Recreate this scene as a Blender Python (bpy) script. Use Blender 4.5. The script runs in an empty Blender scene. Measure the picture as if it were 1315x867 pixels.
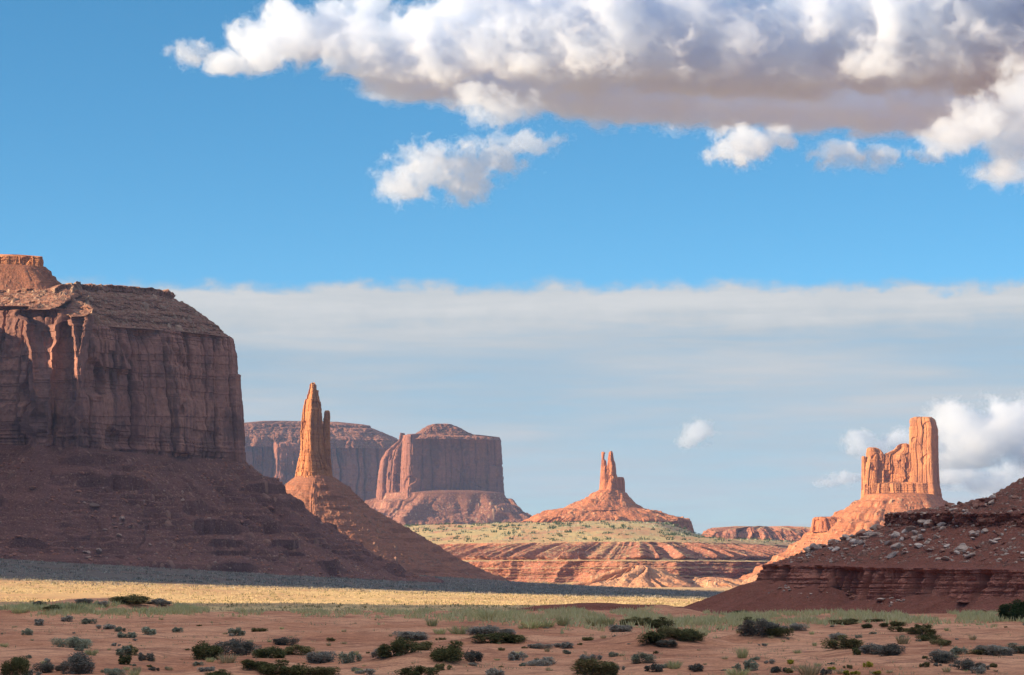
import bpy, math, random
import numpy as np

# ------------------------------------------------------------------ camera, sky, sun, exposure
SC = bpy.context.scene
COL = SC.collection
F, CX, CY, HY = 3792.0, 657.5, 433.5, 735.0      # focal length and principal lines of the photo in its pixels

cam_data = bpy.data.cameras.new('camera')
cam_data.sensor_fit = 'HORIZONTAL'
cam_data.sensor_width = 36.0
cam_data.lens = 36.0 * F / 1315.0
cam_data.shift_y = (HY - CY) / 1315.0
cam_data.clip_start = 1.0
cam_data.clip_end = 80000.0
cam = bpy.data.objects.new('camera', cam_data)
cam.rotation_euler = (math.radians(90), 0, 0)
COL.objects.link(cam)
SC.camera = cam

SUN_EL, SUN_AZ = math.radians(14.0), math.atan2(-0.95, -0.30)
SUN_DIR = (math.sin(SUN_AZ) * math.cos(SUN_EL), math.cos(SUN_AZ) * math.cos(SUN_EL), math.sin(SUN_EL))
sun_data = bpy.data.lights.new('sun', 'SUN')
sun_data.energy = 5.0
sun_data.angle = math.radians(0.53)
sun_data.color = (1.0, 0.75, 0.47)
sun = bpy.data.objects.new('sun', sun_data)
from mathutils import Vector
sun.rotation_euler = Vector(SUN_DIR).to_track_quat('Z', 'Y').to_euler()
COL.objects.link(sun)

SC.view_settings.view_transform = 'Standard'
SC.view_settings.look = 'None'
SC.view_settings.exposure = 1.5
SC.view_settings.gamma = 1.0
SC.view_settings.use_curve_mapping = False
SC.cycles.max_bounces = 14
SC.cycles.diffuse_bounces = 3
SC.cycles.glossy_bounces = 2
SC.cycles.volume_bounces = 12
SC.cycles.use_denoising = True


class Nodes:
    """small helper that adds nodes to a tree and links them"""
    def __init__(self, tree):
        self.t = tree
        tree.nodes.clear()

    def n(self, kind, ins=None, **props):
        nd = self.t.nodes.new(kind)
        for k, v in props.items():
            setattr(nd, k, v)
        for k, v in (ins or {}).items():
            self.put(nd.inputs[k], v)
        return nd

    def put(self, sock, v):
        if isinstance(v, bpy.types.NodeSocket):
            self.t.links.new(v, sock)
        elif hasattr(v, 'outputs'):
            self.t.links.new(v.outputs[0], sock)
        else:
            if isinstance(v, tuple) and len(v) == 3 and sock.type == 'RGBA':
                v = (*v, 1.0)
            sock.default_value = v

    def math(self, op, a, b=0.0, c=0.0, clamp=False):
        nd = self.n('ShaderNodeMath', operation=op, use_clamp=clamp)
        for i, v in enumerate((a, b, c)):
            self.put(nd.inputs[i], v)
        return nd.outputs[0]

    def noise(self, vec, scale, detail=4.0, rough=0.55, dist=0.0):
        nd = self.n('ShaderNodeTexNoise', {'Scale': scale, 'Detail': detail, 'Roughness': rough, 'Distortion': dist})
        if vec is not None:
            self.put(nd.inputs['Vector'], vec)
        return nd.outputs[0]

    def mapping(self, vec, scale=(1, 1, 1), loc=(0, 0, 0)):
        return self.n('ShaderNodeMapping', {'Vector': vec, 'Scale': scale, 'Location': loc}).outputs[0]

    def ramp(self, fac, stops, interp='LINEAR'):
        nd = self.n('ShaderNodeValToRGB', {'Fac': fac})
        cr = nd.color_ramp
        cr.interpolation = interp
        while len(cr.elements) > 1:
            cr.elements.remove(cr.elements[-1])
        for i, (p, c) in enumerate(stops):
            e = cr.elements[0] if i == 0 else cr.elements.new(p)
            e.position = p
            c = (c, c, c) if isinstance(c, (int, float)) else c
            e.color = (*c, 1.0)
        return nd.outputs[0]

    def mix(self, fac, a, b, blend='MIX'):
        nd = self.n('ShaderNodeMix', data_type='RGBA', blend_type=blend)
        self.put(nd.inputs['Factor'], fac)
        self.put(nd.inputs['A'], a)
        self.put(nd.inputs['B'], b)
        return nd.outputs['Result']


def sstep_nodes(N, x, a, b):
    nd = N.n('ShaderNodeMapRange', {'Value': x, 'From Min': a, 'From Max': b, 'To Min': 0.0, 'To Max': 1.0}, interpolation_type='SMOOTHSTEP')
    return nd.outputs[0]


# the sky: Nishita, with the thin stratus veil low over the horizon
world = bpy.data.worlds.new('World')
SC.world = world
world.use_nodes = True
W = Nodes(world.node_tree)
sky = W.n('ShaderNodeTexSky', sky_type='NISHITA', sun_disc=False, sun_elevation=SUN_EL, sun_rotation=SUN_AZ % (2 * math.pi),
          altitude=1700.0, air_density=1.0, dust_density=0.3, ozone_density=3.0)
dirn = W.n('ShaderNodeTexCoord').outputs['Generated']
sep = W.n('ShaderNodeSeparateXYZ', {'Vector': dirn})
el = W.math('MULTIPLY', W.math('ARCSINE', sep.outputs[2]), 57.2958)
az = W.math('MULTIPLY', W.math('ARCTAN2', sep.outputs[0], sep.outputs[1]), 57.2958)
# the air over the desert is clear and deep blue: look the sky up a little higher than the eye does
lift = W.n('ShaderNodeCombineXYZ', {'X': sep.outputs[0], 'Y': sep.outputs[1], 'Z': W.math('MULTIPLY_ADD', sep.outputs[2], 2.2, 0.03)})
W.put(sky.inputs['Vector'], W.n('ShaderNodeVectorMath', {0: lift}, operation='NORMALIZE'))
skyc = W.n('ShaderNodeHueSaturation', {'Hue': 0.5, 'Saturation': 1.22, 'Value': 1.0, 'Color': sky}).outputs[0]
skyc = W.mix(1.0, skyc, (1.12, 1.08, 0.86), 'MULTIPLY')
ae = W.n('ShaderNodeCombineXYZ', {'X': az, 'Y': el, 'Z': 0.0}).outputs[0]
n_edge = W.noise(W.mapping(ae, (0.45, 0.5, 1)), 1.0, 6, 0.6)
n_fine = W.noise(W.mapping(ae, (1.6, 2.6, 1), (3, 1, 0)), 1.0, 5, 0.6)
n_band = W.noise(W.mapping(ae, (0.10, 0.95, 1), (7.3, 2.1, 0)), 1.0, 4, 0.5, 0.4)
n_band2 = W.noise(W.mapping(ae, (0.22, 2.3, 1), (1.3, 5.1, 0)), 1.0, 4, 0.55, 0.3)
edge = W.math('ADD', 5.0, W.math('MULTIPLY', n_edge, 0.8))
edge = W.math('ADD', edge, W.math('MULTIPLY', n_fine, 0.50))
d_edge = W.math('SUBTRACT', edge, el)                       # degrees below the cloud's upper rim
m_rim = sstep_nodes(W, d_edge, -0.05, 0.30)
m_glow = W.math('MULTIPLY', m_rim, W.math('SUBTRACT', 1.0, sstep_nodes(W, d_edge, 0.25, 1.15)))
streak = W.math('ADD', W.math('MULTIPLY', sstep_nodes(W, n_band, 0.36, 0.66), 0.6), W.math('MULTIPLY', sstep_nodes(W, n_band2, 0.38, 0.68), 0.4))
fib = W.noise(W.mapping(ae, (0.5, 6.0, 1), (2.3, 0.1, 0)), 1.0, 5, 0.6, 0.6)
cover = W.math('ADD', 0.80, W.math('MULTIPLY', streak, 0.20))
cover = W.math('ADD', cover, W.math('MULTIPLY', m_glow, 0.20))
cover = W.math('ADD', cover, W.math('MULTIPLY', W.math('SUBTRACT', fib, 0.5), 0.35))
cover = W.math('MULTIPLY', cover, m_rim, clamp=True)
cover = W.math('MULTIPLY', cover, sstep_nodes(W, el, -1.0, 0.4))
vfac = W.math('ADD', W.math('MULTIPLY', streak, 0.62), W.math('MULTIPLY', m_glow, 0.62))
vfac = W.math('ADD', vfac, W.math('MULTIPLY', W.math('SUBTRACT', fib, 0.5), 0.35), clamp=True)
vcol = W.mix(vfac, (1.50, 1.76, 1.94), (2.40, 2.46, 2.48))
skyc = W.mix(cover, skyc, vcol)
# bright cloud cover added overhead, out of view, to fill the shade with soft neutral light
n_over = W.noise(W.mapping(dirn, (2.2, 2.2, 3.0), (1.0, 4.0, 2.0)), 1.0, 5, 0.55)
over = W.math('MULTIPLY', sstep_nodes(W, n_over, 0.36, 0.52), sstep_nodes(W, el, 34.0, 62.0))
skyc = W.mix(over, skyc, (5.6, 5.3, 5.2))
bg = W.n('ShaderNodeBackground', {'Color': skyc, 'Strength': 0.10})
W.n('ShaderNodeOutputWorld', {'Surface': bg.outputs[0]})


# ------------------------------------------------------------------ noise and mesh helpers
RNG = np.random.RandomState(11)
_perm = np.concatenate([RNG.permutation(256)] * 2).astype(np.int64)
_grad = RNG.normal(size=(256, 3))
_grad /= np.linalg.norm(_grad, axis=1)[:, None]
_grad = _grad.astype(np.float32)


def pn(x, y, z=0.0, seed=0):
    """gradient noise, about -0.6 .. 0.6 scaled to about -1 .. 1"""
    x, y, z = np.broadcast_arrays(np.asarray(x, np.float32), np.asarray(y, np.float32), np.asarray(z, np.float32))
    x = x + np.float32(seed * 17.31 + 0.137)
    y = y + np.float32(seed * 9.77 + 0.591)
    z = z + np.float32(seed * 5.13 + 0.317)
    xi, yi, zi = np.floor(x), np.floor(y), np.floor(z)
    xf, yf, zf = x - xi, y - yi, z - zi
    xi = xi.astype(np.int64) & 255
    yi = yi.astype(np.int64) & 255
    zi = zi.astype(np.int64) & 255
    u, v, w = (t * t * t * (t * (t * 6 - 15) + 10) for t in (xf, yf, zf))
    out = 0
    for dx in (0, 1):
        px = _perm[(xi + dx) & 255]
        wx = u if dx else 1 - u
        for dy in (0, 1):
            py = _perm[px + ((yi + dy) & 255)]
            wy = wx * (v if dy else 1 - v)
            for dz in (0, 1):
                g = _grad[_perm[py + ((zi + dz) & 255)]]
                out = out + wy * (w if dz else 1 - w) * (g[..., 0] * (xf - dx) + g[..., 1] * (yf - dy) + g[..., 2] * (zf - dz))
    return out * 1.6


def fbm(x, y, z=0.0, octaves=4, seed=0, rough=0.5):
    out, a, f = 0, 1.0, 1.0
    for k in range(octaves):
        out = out + a * pn(np.asarray(x) * f, np.asarray(y) * f, np.asarray(z) * f, seed + k)
        a *= rough
        f *= 2.03
    return out


def sstep(x, a, b):
    t = np.clip((np.asarray(x, float) - a) / (b - a), 0, 1)
    return t * t * (3 - 2 * t)


def at(px, py, Y):
    return np.array([(px - CX) / F * Y, Y, (HY - py) / F * Y])


def X_(px, Y):
    return (px - CX) / F * Y


def Z_(py, Y):
    return (HY - py) / F * Y


def raw_mesh(name, V, Q, smooth=False):
    """mesh from an (n,3) array and an (m,k) index array of equal-sized polygons"""
    V = np.ascontiguousarray(V, np.float32)
    Q = np.ascontiguousarray(Q, np.int32)
    me = bpy.data.meshes.new(name)
    me.vertices.add(len(V))
    me.vertices.foreach_set('co', V.ravel())
    k = Q.shape[1]
    me.loops.add(Q.size)
    me.loops.foreach_set('vertex_index', Q.ravel())
    me.polygons.add(len(Q))
    me.polygons.foreach_set('loop_start', np.arange(0, Q.size, k, dtype=np.int32))
    if smooth:
        me.polygons.foreach_set('use_smooth', np.ones(len(Q), bool))
    else:
        me.polygons.foreach_set('use_smooth', np.zeros(len(Q), bool))
    me.update(calc_edges=True)
    me.validate()
    return me


def grid_faces(nv, nu, closed):
    i = np.arange(nv - 1)[:, None]
    j = np.arange(nu if closed else nu - 1)[None, :]
    a = i * nu + j
    b = i * nu + (j + 1) % nu
    return np.stack([a, b, b + nu, a + nu], -1).reshape(-1, 4)


def link(name, me, mat=None, parent=None, **props):
    o = bpy.data.objects.new(name, me)
    COL.objects.link(o)
    if mat is not None and not me.materials:
        me.materials.append(mat)
    if parent is not None:
        o.parent = parent
    for k, v in props.items():
        o[k] = v
    return o


def grid_obj(name, P, mat, parent=None, closed=True, smooth=False, stone=None, **props):
    """P: (nv, nu, 3) world coordinates; a parent's location is taken off"""
    nv, nu = P.shape[:2]
    V = P.reshape(-1, 3)
    if parent is not None:
        V = V - np.array(parent.location)
    me = raw_mesh(name, V, grid_faces(nv, nu, closed), smooth)
    if stone is not None:                              # which vertices belong to loose blocks, paler than the soil between them
        at_ = me.attributes.new('stone', 'FLOAT', 'POINT')
        at_.data.foreach_set('value', np.ascontiguousarray(stone, np.float32).ravel())
    return link(name, me, mat, parent, **props)


def thing(name, label, cat, loc, group=None):
    o = bpy.data.objects.new(name, None)
    o.empty_display_size = 1.0
    o.location = tuple(float(v) for v in loc)
    COL.objects.link(o)
    o['label'] = label
    o['category'] = cat
    if group:
        o['group'] = group
    return o


def gauss_closed(a, sig_idx):
    if sig_idx < 0.3:
        return a
    n = len(a)
    f = np.fft.rfftfreq(n)
    return np.fft.irfft(np.fft.rfft(a) * np.exp(-2 * (math.pi * f * sig_idx) ** 2), n)


class Outline:
    """closed plan outline (counter-clockwise) with attributes that vary along it"""
    def __init__(self, verts, ds, smooth):
        xs = np.array([v[0] for v in verts], float)
        ys = np.array([v[1] for v in verts], float)
        if np.sum(xs * np.roll(ys, -1) - np.roll(xs, -1) * ys) < 0:
            verts = verts[::-1]
            xs, ys = xs[::-1], ys[::-1]
        X = np.append(xs, xs[0])
        Y = np.append(ys, ys[0])
        cum = np.concatenate([[0], np.cumsum(np.hypot(np.diff(X), np.diff(Y)))])
        L = cum[-1]
        n = int(L / ds)
        s = np.arange(n) * (L / n)
        self.ds, self.n, self.L, self.sd = L / n, n, L, s

        def it(vals):
            return np.interp(s, cum, np.append(vals, vals[0]))
        self.x = gauss_closed(it(xs), smooth / self.ds)
        self.y = gauss_closed(it(ys), smooth / self.ds)
        self.attr = {}
        keys = verts[0][3].keys()
        for k in keys:
            self.attr[k] = gauss_closed(it(np.array([v[3][k] for v in verts], float)), smooth * 1.5 / self.ds)
        step = np.maximum(gauss_closed(it(np.array([v[2] for v in verts], float)), smooth / self.ds), 0.05)
        c = np.concatenate([[0], np.cumsum(self.ds / step)])
        m = int(c[-1])
        self.s = np.interp(np.linspace(0, c[-1], m, endpoint=False), c, np.append(s, L))
        self.m = m

    def pick(self, a):
        return np.interp(self.s, np.append(self.sd, self.L), np.append(a, a[0]))

    def a(self, k):
        return self.pick(self.attr[k])

    def ring(self, d, sigma):
        """points and outward normals at distance d (array over samples or scalar)"""
        x = gauss_closed(self.x, sigma / self.ds)
        y = gauss_closed(self.y, sigma / self.ds)
        tx = np.roll(x, -1) - np.roll(x, 1)
        ty = np.roll(y, -1) - np.roll(y, 1)
        l = np.hypot(tx, ty) + 1e-9
        nx, ny = self.pick(ty / l), self.pick(-tx / l)
        return self.pick(x) + nx * d, self.pick(y) + ny * d, nx, ny


def loft(ol, rows):
    """rows: list of (d, z, sigma); returns P (nv,nu,3), N (nv,nu,2)"""
    P = np.zeros((len(rows), ol.m, 3))
    N = np.zeros((len(rows), ol.m, 2))
    for i, (d, z, sg) in enumerate(rows):
        x, y, nx, ny = ol.ring(d, sg)
        P[i, :, 0], P[i, :, 1], P[i, :, 2] = x, y, z
        N[i, :, 0], N[i, :, 1] = nx, ny
    return P, N


def push(P, N, d):
    P[..., 0] += N[..., 0] * d
    P[..., 1] += N[..., 1] * d


def blocks(x, y, cell, prob, seed, size=0.45):
    """angular boulders scattered on a jittered grid: returns height and a 0..1 tint (0 = no boulder)"""
    x = np.asarray(x, float) / cell
    y = np.asarray(y, float) / cell
    xi, yi = np.floor(x).astype(np.int64), np.floor(y).astype(np.int64)
    H = np.zeros(x.shape)
    T = np.zeros(x.shape)
    tab = np.random.RandomState(seed).rand(256, 6)
    for dx in (-1, 0, 1):
        for dy in (-1, 0, 1):
            cx, cy = xi + dx, yi + dy
            r = tab[_perm[(_perm[cx & 255] + cy + 7 * seed) & 255]]
            ang = r[..., 2] * 6.28
            px, py = x - (cx + r[..., 0]), y - (cy + r[..., 1])
            u = px * np.cos(ang) + py * np.sin(ang)
            v = (-px * np.sin(ang) + py * np.cos(ang)) * (1.0 + r[..., 3] * 1.2)
            rad = size * (0.3 + 0.7 * r[..., 4] ** 3)
            d = np.maximum(np.maximum(np.abs(u), np.abs(v)), (np.abs(u) + np.abs(v)) * 0.75)
            h = np.clip((rad - d) / (0.35 * rad), 0, 1) * rad * (0.75 + 0.6 * u / rad * (r[..., 0] - 0.3))
            h = np.where(r[..., 5] < prob, h, 0)
            T = np.where(h > H, 0.25 + 0.75 * r[..., 1], T)
            H = np.maximum(H, h)
    return H * cell, T


def _hash(i, seed):
    return _tab[_perm[(_perm[i & 255] + 13 * seed) & 255]]


_tab = np.random.RandomState(77).rand(256)


def columns(s, z, w, H, seed):
    """vertical joints: offset of the block a point belongs to (-0.5..0.5), distance to the nearest joint, tilt of its face"""
    t = s / w
    i = np.floor(t).astype(np.int64)

    def b(k):
        return k + 0.8 * (_hash(k, seed) - 0.5)
    i = np.where(t < b(i), i - 1, np.where(t >= b(i + 1), i + 1, i))
    lo, hi = b(i), b(i + 1)
    Hi = H * (0.45 + 1.6 * _hash(i, seed + 1))
    j = np.floor(z / Hi + 10 * _hash(i, seed + 2)).astype(np.int64)
    off = 0.6 * (_hash(i, seed + 3) - 0.5) + 0.7 * (_hash(i + 37 * (j & 63), seed + 4) - 0.5)
    return off, np.minimum(t - lo, hi - t) * w, (_hash(i, seed + 5) - 0.5) * (t - (lo + hi) / 2)


def joint_disp(P, s, S, seed=0, amp=1.0, small=0.5):
    """sandstone wall of joint-bounded slabs and pillars; s runs along the wall"""
    x, y, z = P[..., 0], P[..., 1], P[..., 2]
    s = np.broadcast_to(s, z.shape)
    w1 = s + 0.35 * S * pn(s / (2.5 * S), z / (5 * S), 0, seed) + 0.06 * S * pn(s / (0.3 * S), z / (0.5 * S), 0, seed + 1)
    o1, d1, t1 = columns(w1, z, 1.5 * S, 7 * S, seed)
    o2, d2, t2 = columns(w1, z, 0.52 * S, 3.0 * S, seed + 20)
    o3, d3, t3 = columns(w1, z, 0.2 * S, 0.9 * S, seed + 40)
    big = np.abs(pn(s / (4.5 * S), z / (40 * S), 0.3, seed + 2)) - 0.3
    patch = sstep(pn(s / (3 * S), z / (3 * S), 0.7, seed + 3), -0.2, 0.3)          # broken ground against smooth slabs
    d = 1.3 * big + 0.85 * o1 + 0.6 * t1 + small * ((0.15 + 0.35 * patch) * o2 + 0.3 * t2 + 0.16 * patch * o3)
    d -= 0.45 * np.exp(-(d1 / (0.07 * S)) ** 2) + small * 0.3 * np.exp(-(d2 / (0.05 * S)) ** 2) * (0.2 + 0.8 * patch)
    lean = pn((s + 0.7 * z) / (5 * S), z / (9 * S), 0.9, seed + 8)
    d -= 0.3 * np.exp(-(lean / 0.03) ** 2) * patch
    d -= 0.55 * sstep(pn(s / (2.2 * S), z / (2.6 * S), 0.4, seed + 9), 0.38, 0.50)
    d += 0.12 * np.round(2.2 * pn(x / (20 * S), y / (20 * S), z / (0.5 * S), seed + 6)) / 2.2
    d += 0.07 * fbm(x / (0.3 * S), y / (0.3 * S), z / (0.5 * S), 3, seed + 5)
    return d * S * amp


def cliff_disp(P, S, seed=0, slab=1.0, strata=0.3, fine=1.0):
    x, y, z = P[..., 0] / S, P[..., 1] / S, P[..., 2] / S
    d = 1.5 * (np.abs(pn(x / 3.2, y / 3.2, z / 40, seed)) - 0.3)
    d += 0.75 * (np.abs(pn(x / 1.1, y / 1.1, z / 14, seed + 1)) - 0.3)
    q = pn(x / 1.4, y / 1.4, z / 5.0, seed + 2)
    d += slab * 0.55 * np.round(q * 3.0) / 3.0
    q = pn(x / 0.55, y / 0.55, z / 2.2, seed + 3)
    d += slab * 0.22 * np.round(q * 2.5) / 2.5
    d += fine * 0.14 * fbm(x / 0.25, y / 0.25, z / 0.7, 3, seed + 4)
    w = 0.12 * pn(x / 0.8, y / 0.8, z / 1.2, seed + 12)
    d -= 0.55 * np.exp(-((pn(x / 1.6, y / 1.6, z / 22, seed + 10) + w) / 0.05) ** 2)
    d -= 0.28 * np.exp(-((pn(x / 0.6, y / 0.6, z / 9, seed + 11) + w) / 0.07) ** 2)
    if strata:
        q = pn(x / 9, y / 9, z / 0.35, seed + 7) + 0.5 * pn(x / 5, y / 5, z / 0.14, seed + 8)
        d += strata * 0.35 * np.round(q * 3) / 3
    return d * S


def terrace(z, H, mask, warp, sharp=0.36):
    t = z / H + warp
    k = np.floor(t)
    f = t - k
    g = np.clip(f / sharp, 0, 1)
    return z + (g - f - 0.32) * H * mask


# ------------------------------------------------------------------ materials
def new_mat(name):
    m = bpy.data.materials.new(name)
    m.use_nodes = True
    N = Nodes(m.node_tree)
    return m, N


def finish(N, col, rough=0.95, bump=None, bump_dist=1.0, bump_str=1.0, spec=0.1):
    b = N.n('ShaderNodeBsdfPrincipled', {'Base Color': col, 'Roughness': rough, 'Specular IOR Level': spec})
    if bump is not None:
        bp = N.n('ShaderNodeBump', {'Height': bump, 'Distance': bump_dist, 'Strength': bump_str})
        N.put(b.inputs['Normal'], bp)
    N.n('ShaderNodeOutputMaterial', {'Surface': b.outputs[0]})


def cliff_material(name, a, b, varnish, S, strata=0.25, bump=0.6):
    """vertical water streaks, desert varnish in tall patches, faint bedding"""
    m, N = new_mat(name)
    pos = N.n('ShaderNodeNewGeometry').outputs['Position']
    n1 = N.noise(N.mapping(pos, (1 / (2.2 * S), 1 / (2.2 * S), 1 / (16 * S))), 1.0, 5, 0.6)
    n2 = N.noise(N.mapping(pos, (1 / (0.5 * S), 1 / (0.5 * S), 1 / (6 * S)), (4, 2, 1)), 1.0, 4, 0.6)
    n3 = N.noise(N.mapping(pos, (1 / (2.6 * S), 1 / (2.6 * S), 1 / (4 * S)), (1, 7, 3)), 1.0, 4, 0.55, 0.5)
    n4 = N.noise(N.mapping(pos, (1 / (14 * S), 1 / (14 * S), 1 / (0.35 * S))), 1.0, 4, 0.6)
    n5 = N.noise(N.mapping(pos, (1 / (0.22 * S), 1 / (0.22 * S), 1 / (0.22 * S))), 1.0, 4, 0.65)
    c = N.mix(sstep_nodes(N, n1, 0.35, 0.65), a, b)
    c = N.mix(N.math('MULTIPLY', sstep_nodes(N, n2, 0.5, 0.68), 0.55), c, varnish)
    c = N.mix(N.math('MULTIPLY', sstep_nodes(N, n3, 0.52, 0.60), 0.6), c, varnish)
    c = N.mix(N.math('MULTIPLY', sstep_nodes(N, n4, 0.5, 0.62), strata), c, tuple(v * 0.62 for v in a))
    c = N.mix(1.0, c, N.ramp(n5, [(0.25, 0.72), (0.7, 1.12)]), 'MULTIPLY')
    h = N.math('ADD', N.math('MULTIPLY', n5, 0.35 * S * 0.3), N.math('MULTIPLY', n2, 0.25 * S * 0.3))
    finish(N, c, 0.95, h, 1.0, bump)
    return m


def talus_material(name, a, b, stone, S, stones=0.5, strata=0.3, grass=None):
    """scree: soil, bedding bands and scattered pale stones"""
    m, N = new_mat(name)
    pos = N.n('ShaderNodeNewGeometry').outputs['Position']
    n1 = N.noise(N.mapping(pos, (1 / (6 * S),) * 3), 1.0, 6, 0.6)
    n2 = N.noise(N.mapping(pos, (1 / (0.6 * S),) * 3, (3, 1, 2)), 1.0, 5, 0.65)
    n4 = N.noise(N.mapping(pos, (1 / (12 * S), 1 / (12 * S), 1 / (0.55 * S))), 1.0, 4, 0.6)
    c = N.mix(sstep_nodes(N, n1, 0.32, 0.68), a, b)
    c = N.mix(N.math('MULTIPLY', sstep_nodes(N, n4, 0.5, 0.62), strata), c, tuple(v * 0.55 for v in a))
    c = N.mix(1.0, c, N.ramp(n2, [(0.25, 0.62), (0.72, 1.22)]), 'MULTIPLY')
    h = N.math('MULTIPLY', n2, 0.5 * S)
    for k, (sc, th) in enumerate(((0.9 * S, 0.30), (0.45 * S, 0.32), (2.0 * S, 0.22))):
        vo = N.n('ShaderNodeTexVoronoi', {'Vector': N.mapping(pos, (1 / sc, 1 / sc, 1.3 / sc), (k * 3.1, k, 0)), 'Scale': 1.0, 'Randomness': 1.0})
        rnd = N.n('ShaderNodeSeparateColor', {'Color': vo.outputs['Color']})
        clump = N.noise(N.mapping(pos, (1 / (5 * S),) * 3, (k, 9, 4)), 1.0, 3, 0.6)
        on = N.math('GREATER_THAN', rnd.outputs[0], N.math('SUBTRACT', 1.35 - stones * 0.55, clump))
        ins = N.math('LESS_THAN', vo.outputs['Distance'], th)
        f = N.math('MULTIPLY', on, ins)
        tint = N.mix(rnd.outputs[1], tuple(v * 0.6 for v in stone), stone)
        c = N.mix(N.math('MULTIPLY', f, 0.85), c, tint)
        h = N.math('ADD', h, N.math('MULTIPLY', f, 0.35 * sc))
    if grass:                                        # dry grass grows wherever the ground is level enough
        nz = N.n('ShaderNodeSeparateXYZ', {'Vector': N.n('ShaderNodeNewGeometry').outputs['True Normal']}).outputs[2]
        c = N.mix(N.math('MULTIPLY', sstep_nodes(N, N.math('ADD', nz, N.math('MULTIPLY', N.math('SUBTRACT', n1, 0.5), 0.2)), 0.90, 0.985), 0.85), c, grass)
    st = N.n('ShaderNodeAttribute', attribute_name='stone').outputs['Fac']
    c = N.mix(N.math('MULTIPLY', N.math('GREATER_THAN', st, 0.05), 0.9), c, N.mix(st, tuple(v * 0.45 for v in stone), stone))
    finish(N, c, 0.97, h, 1.0, 0.8)
    return m


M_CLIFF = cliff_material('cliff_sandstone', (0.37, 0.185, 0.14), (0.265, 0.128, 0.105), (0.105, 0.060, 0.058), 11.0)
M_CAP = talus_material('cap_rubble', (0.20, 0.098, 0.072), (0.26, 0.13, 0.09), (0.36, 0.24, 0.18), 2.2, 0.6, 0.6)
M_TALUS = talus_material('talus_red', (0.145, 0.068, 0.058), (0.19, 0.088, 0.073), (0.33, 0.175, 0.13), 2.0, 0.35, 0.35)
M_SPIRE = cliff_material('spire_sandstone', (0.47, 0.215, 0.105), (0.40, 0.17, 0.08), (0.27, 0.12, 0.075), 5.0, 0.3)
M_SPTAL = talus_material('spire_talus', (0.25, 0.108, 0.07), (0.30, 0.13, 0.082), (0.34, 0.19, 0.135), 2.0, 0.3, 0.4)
M_FARCLIFF = cliff_material('far_cliff_sandstone', (0.26, 0.115, 0.08), (0.205, 0.09, 0.068), (0.12, 0.06, 0.055), 20.0)
M_FARTALUS = talus_material('far_talus_red', (0.20, 0.088, 0.062), (0.25, 0.115, 0.08), (0.42, 0.26, 0.18), 6.0, 0.35, 0.4)
M_KING = cliff_material('knob_sandstone', (0.42, 0.17, 0.085), (0.35, 0.13, 0.07), (0.2, 0.08, 0.055), 5.0, 0.3)
M_KINGT = talus_material('knob_talus', (0.34, 0.125, 0.065), (0.41, 0.165, 0.085), (0.45, 0.25, 0.15), 4.0, 0.3, 0.4)
M_BAD = talus_material('badland_pale', (0.47, 0.26, 0.15), (0.42, 0.19, 0.105), (0.5, 0.33, 0.22), 5.0, 0.2, 0.3)
M_TERR = talus_material('terrace_red', (0.27, 0.112, 0.075), (0.34, 0.148, 0.098), (0.42, 0.27, 0.19), 6.0, 0.2, 0.75, (0.44, 0.33, 0.17))
M_HILL = talus_material('hill_dark_red', (0.22, 0.08, 0.055), (0.27, 0.10, 0.07), (0.32, 0.17, 0.125), 0.5, 0.25, 0.2)
M_HILLC = cliff_material('ledge_mudstone', (0.50, 0.215, 0.15), (0.43, 0.175, 0.12), (0.32, 0.125, 0.09), 1.2, 0.55)


def plateau_material():
    m, N = new_mat('plateau_grass')
    pos = N.n('ShaderNodeNewGeometry').outputs['Position']
    n1 = N.noise(N.mapping(pos, (1 / 60, 1 / 160, 1 / 60)), 1.0, 6, 0.6)
    n2 = N.noise(N.mapping(pos, (1 / 7, 1 / 22, 1 / 7)), 1.0, 5, 0.65)
    c = N.mix(sstep_nodes(N, n1, 0.42, 0.62), (0.40, 0.305, 0.15), (0.40, 0.215, 0.12))
    c = N.mix(sstep_nodes(N, n2, 0.5, 0.7), c, (0.36, 0.31, 0.145))
    finish(N, c, 1.0, n2, 3.0, 0.6)
    return m


M_PLAT = plateau_material()


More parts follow.
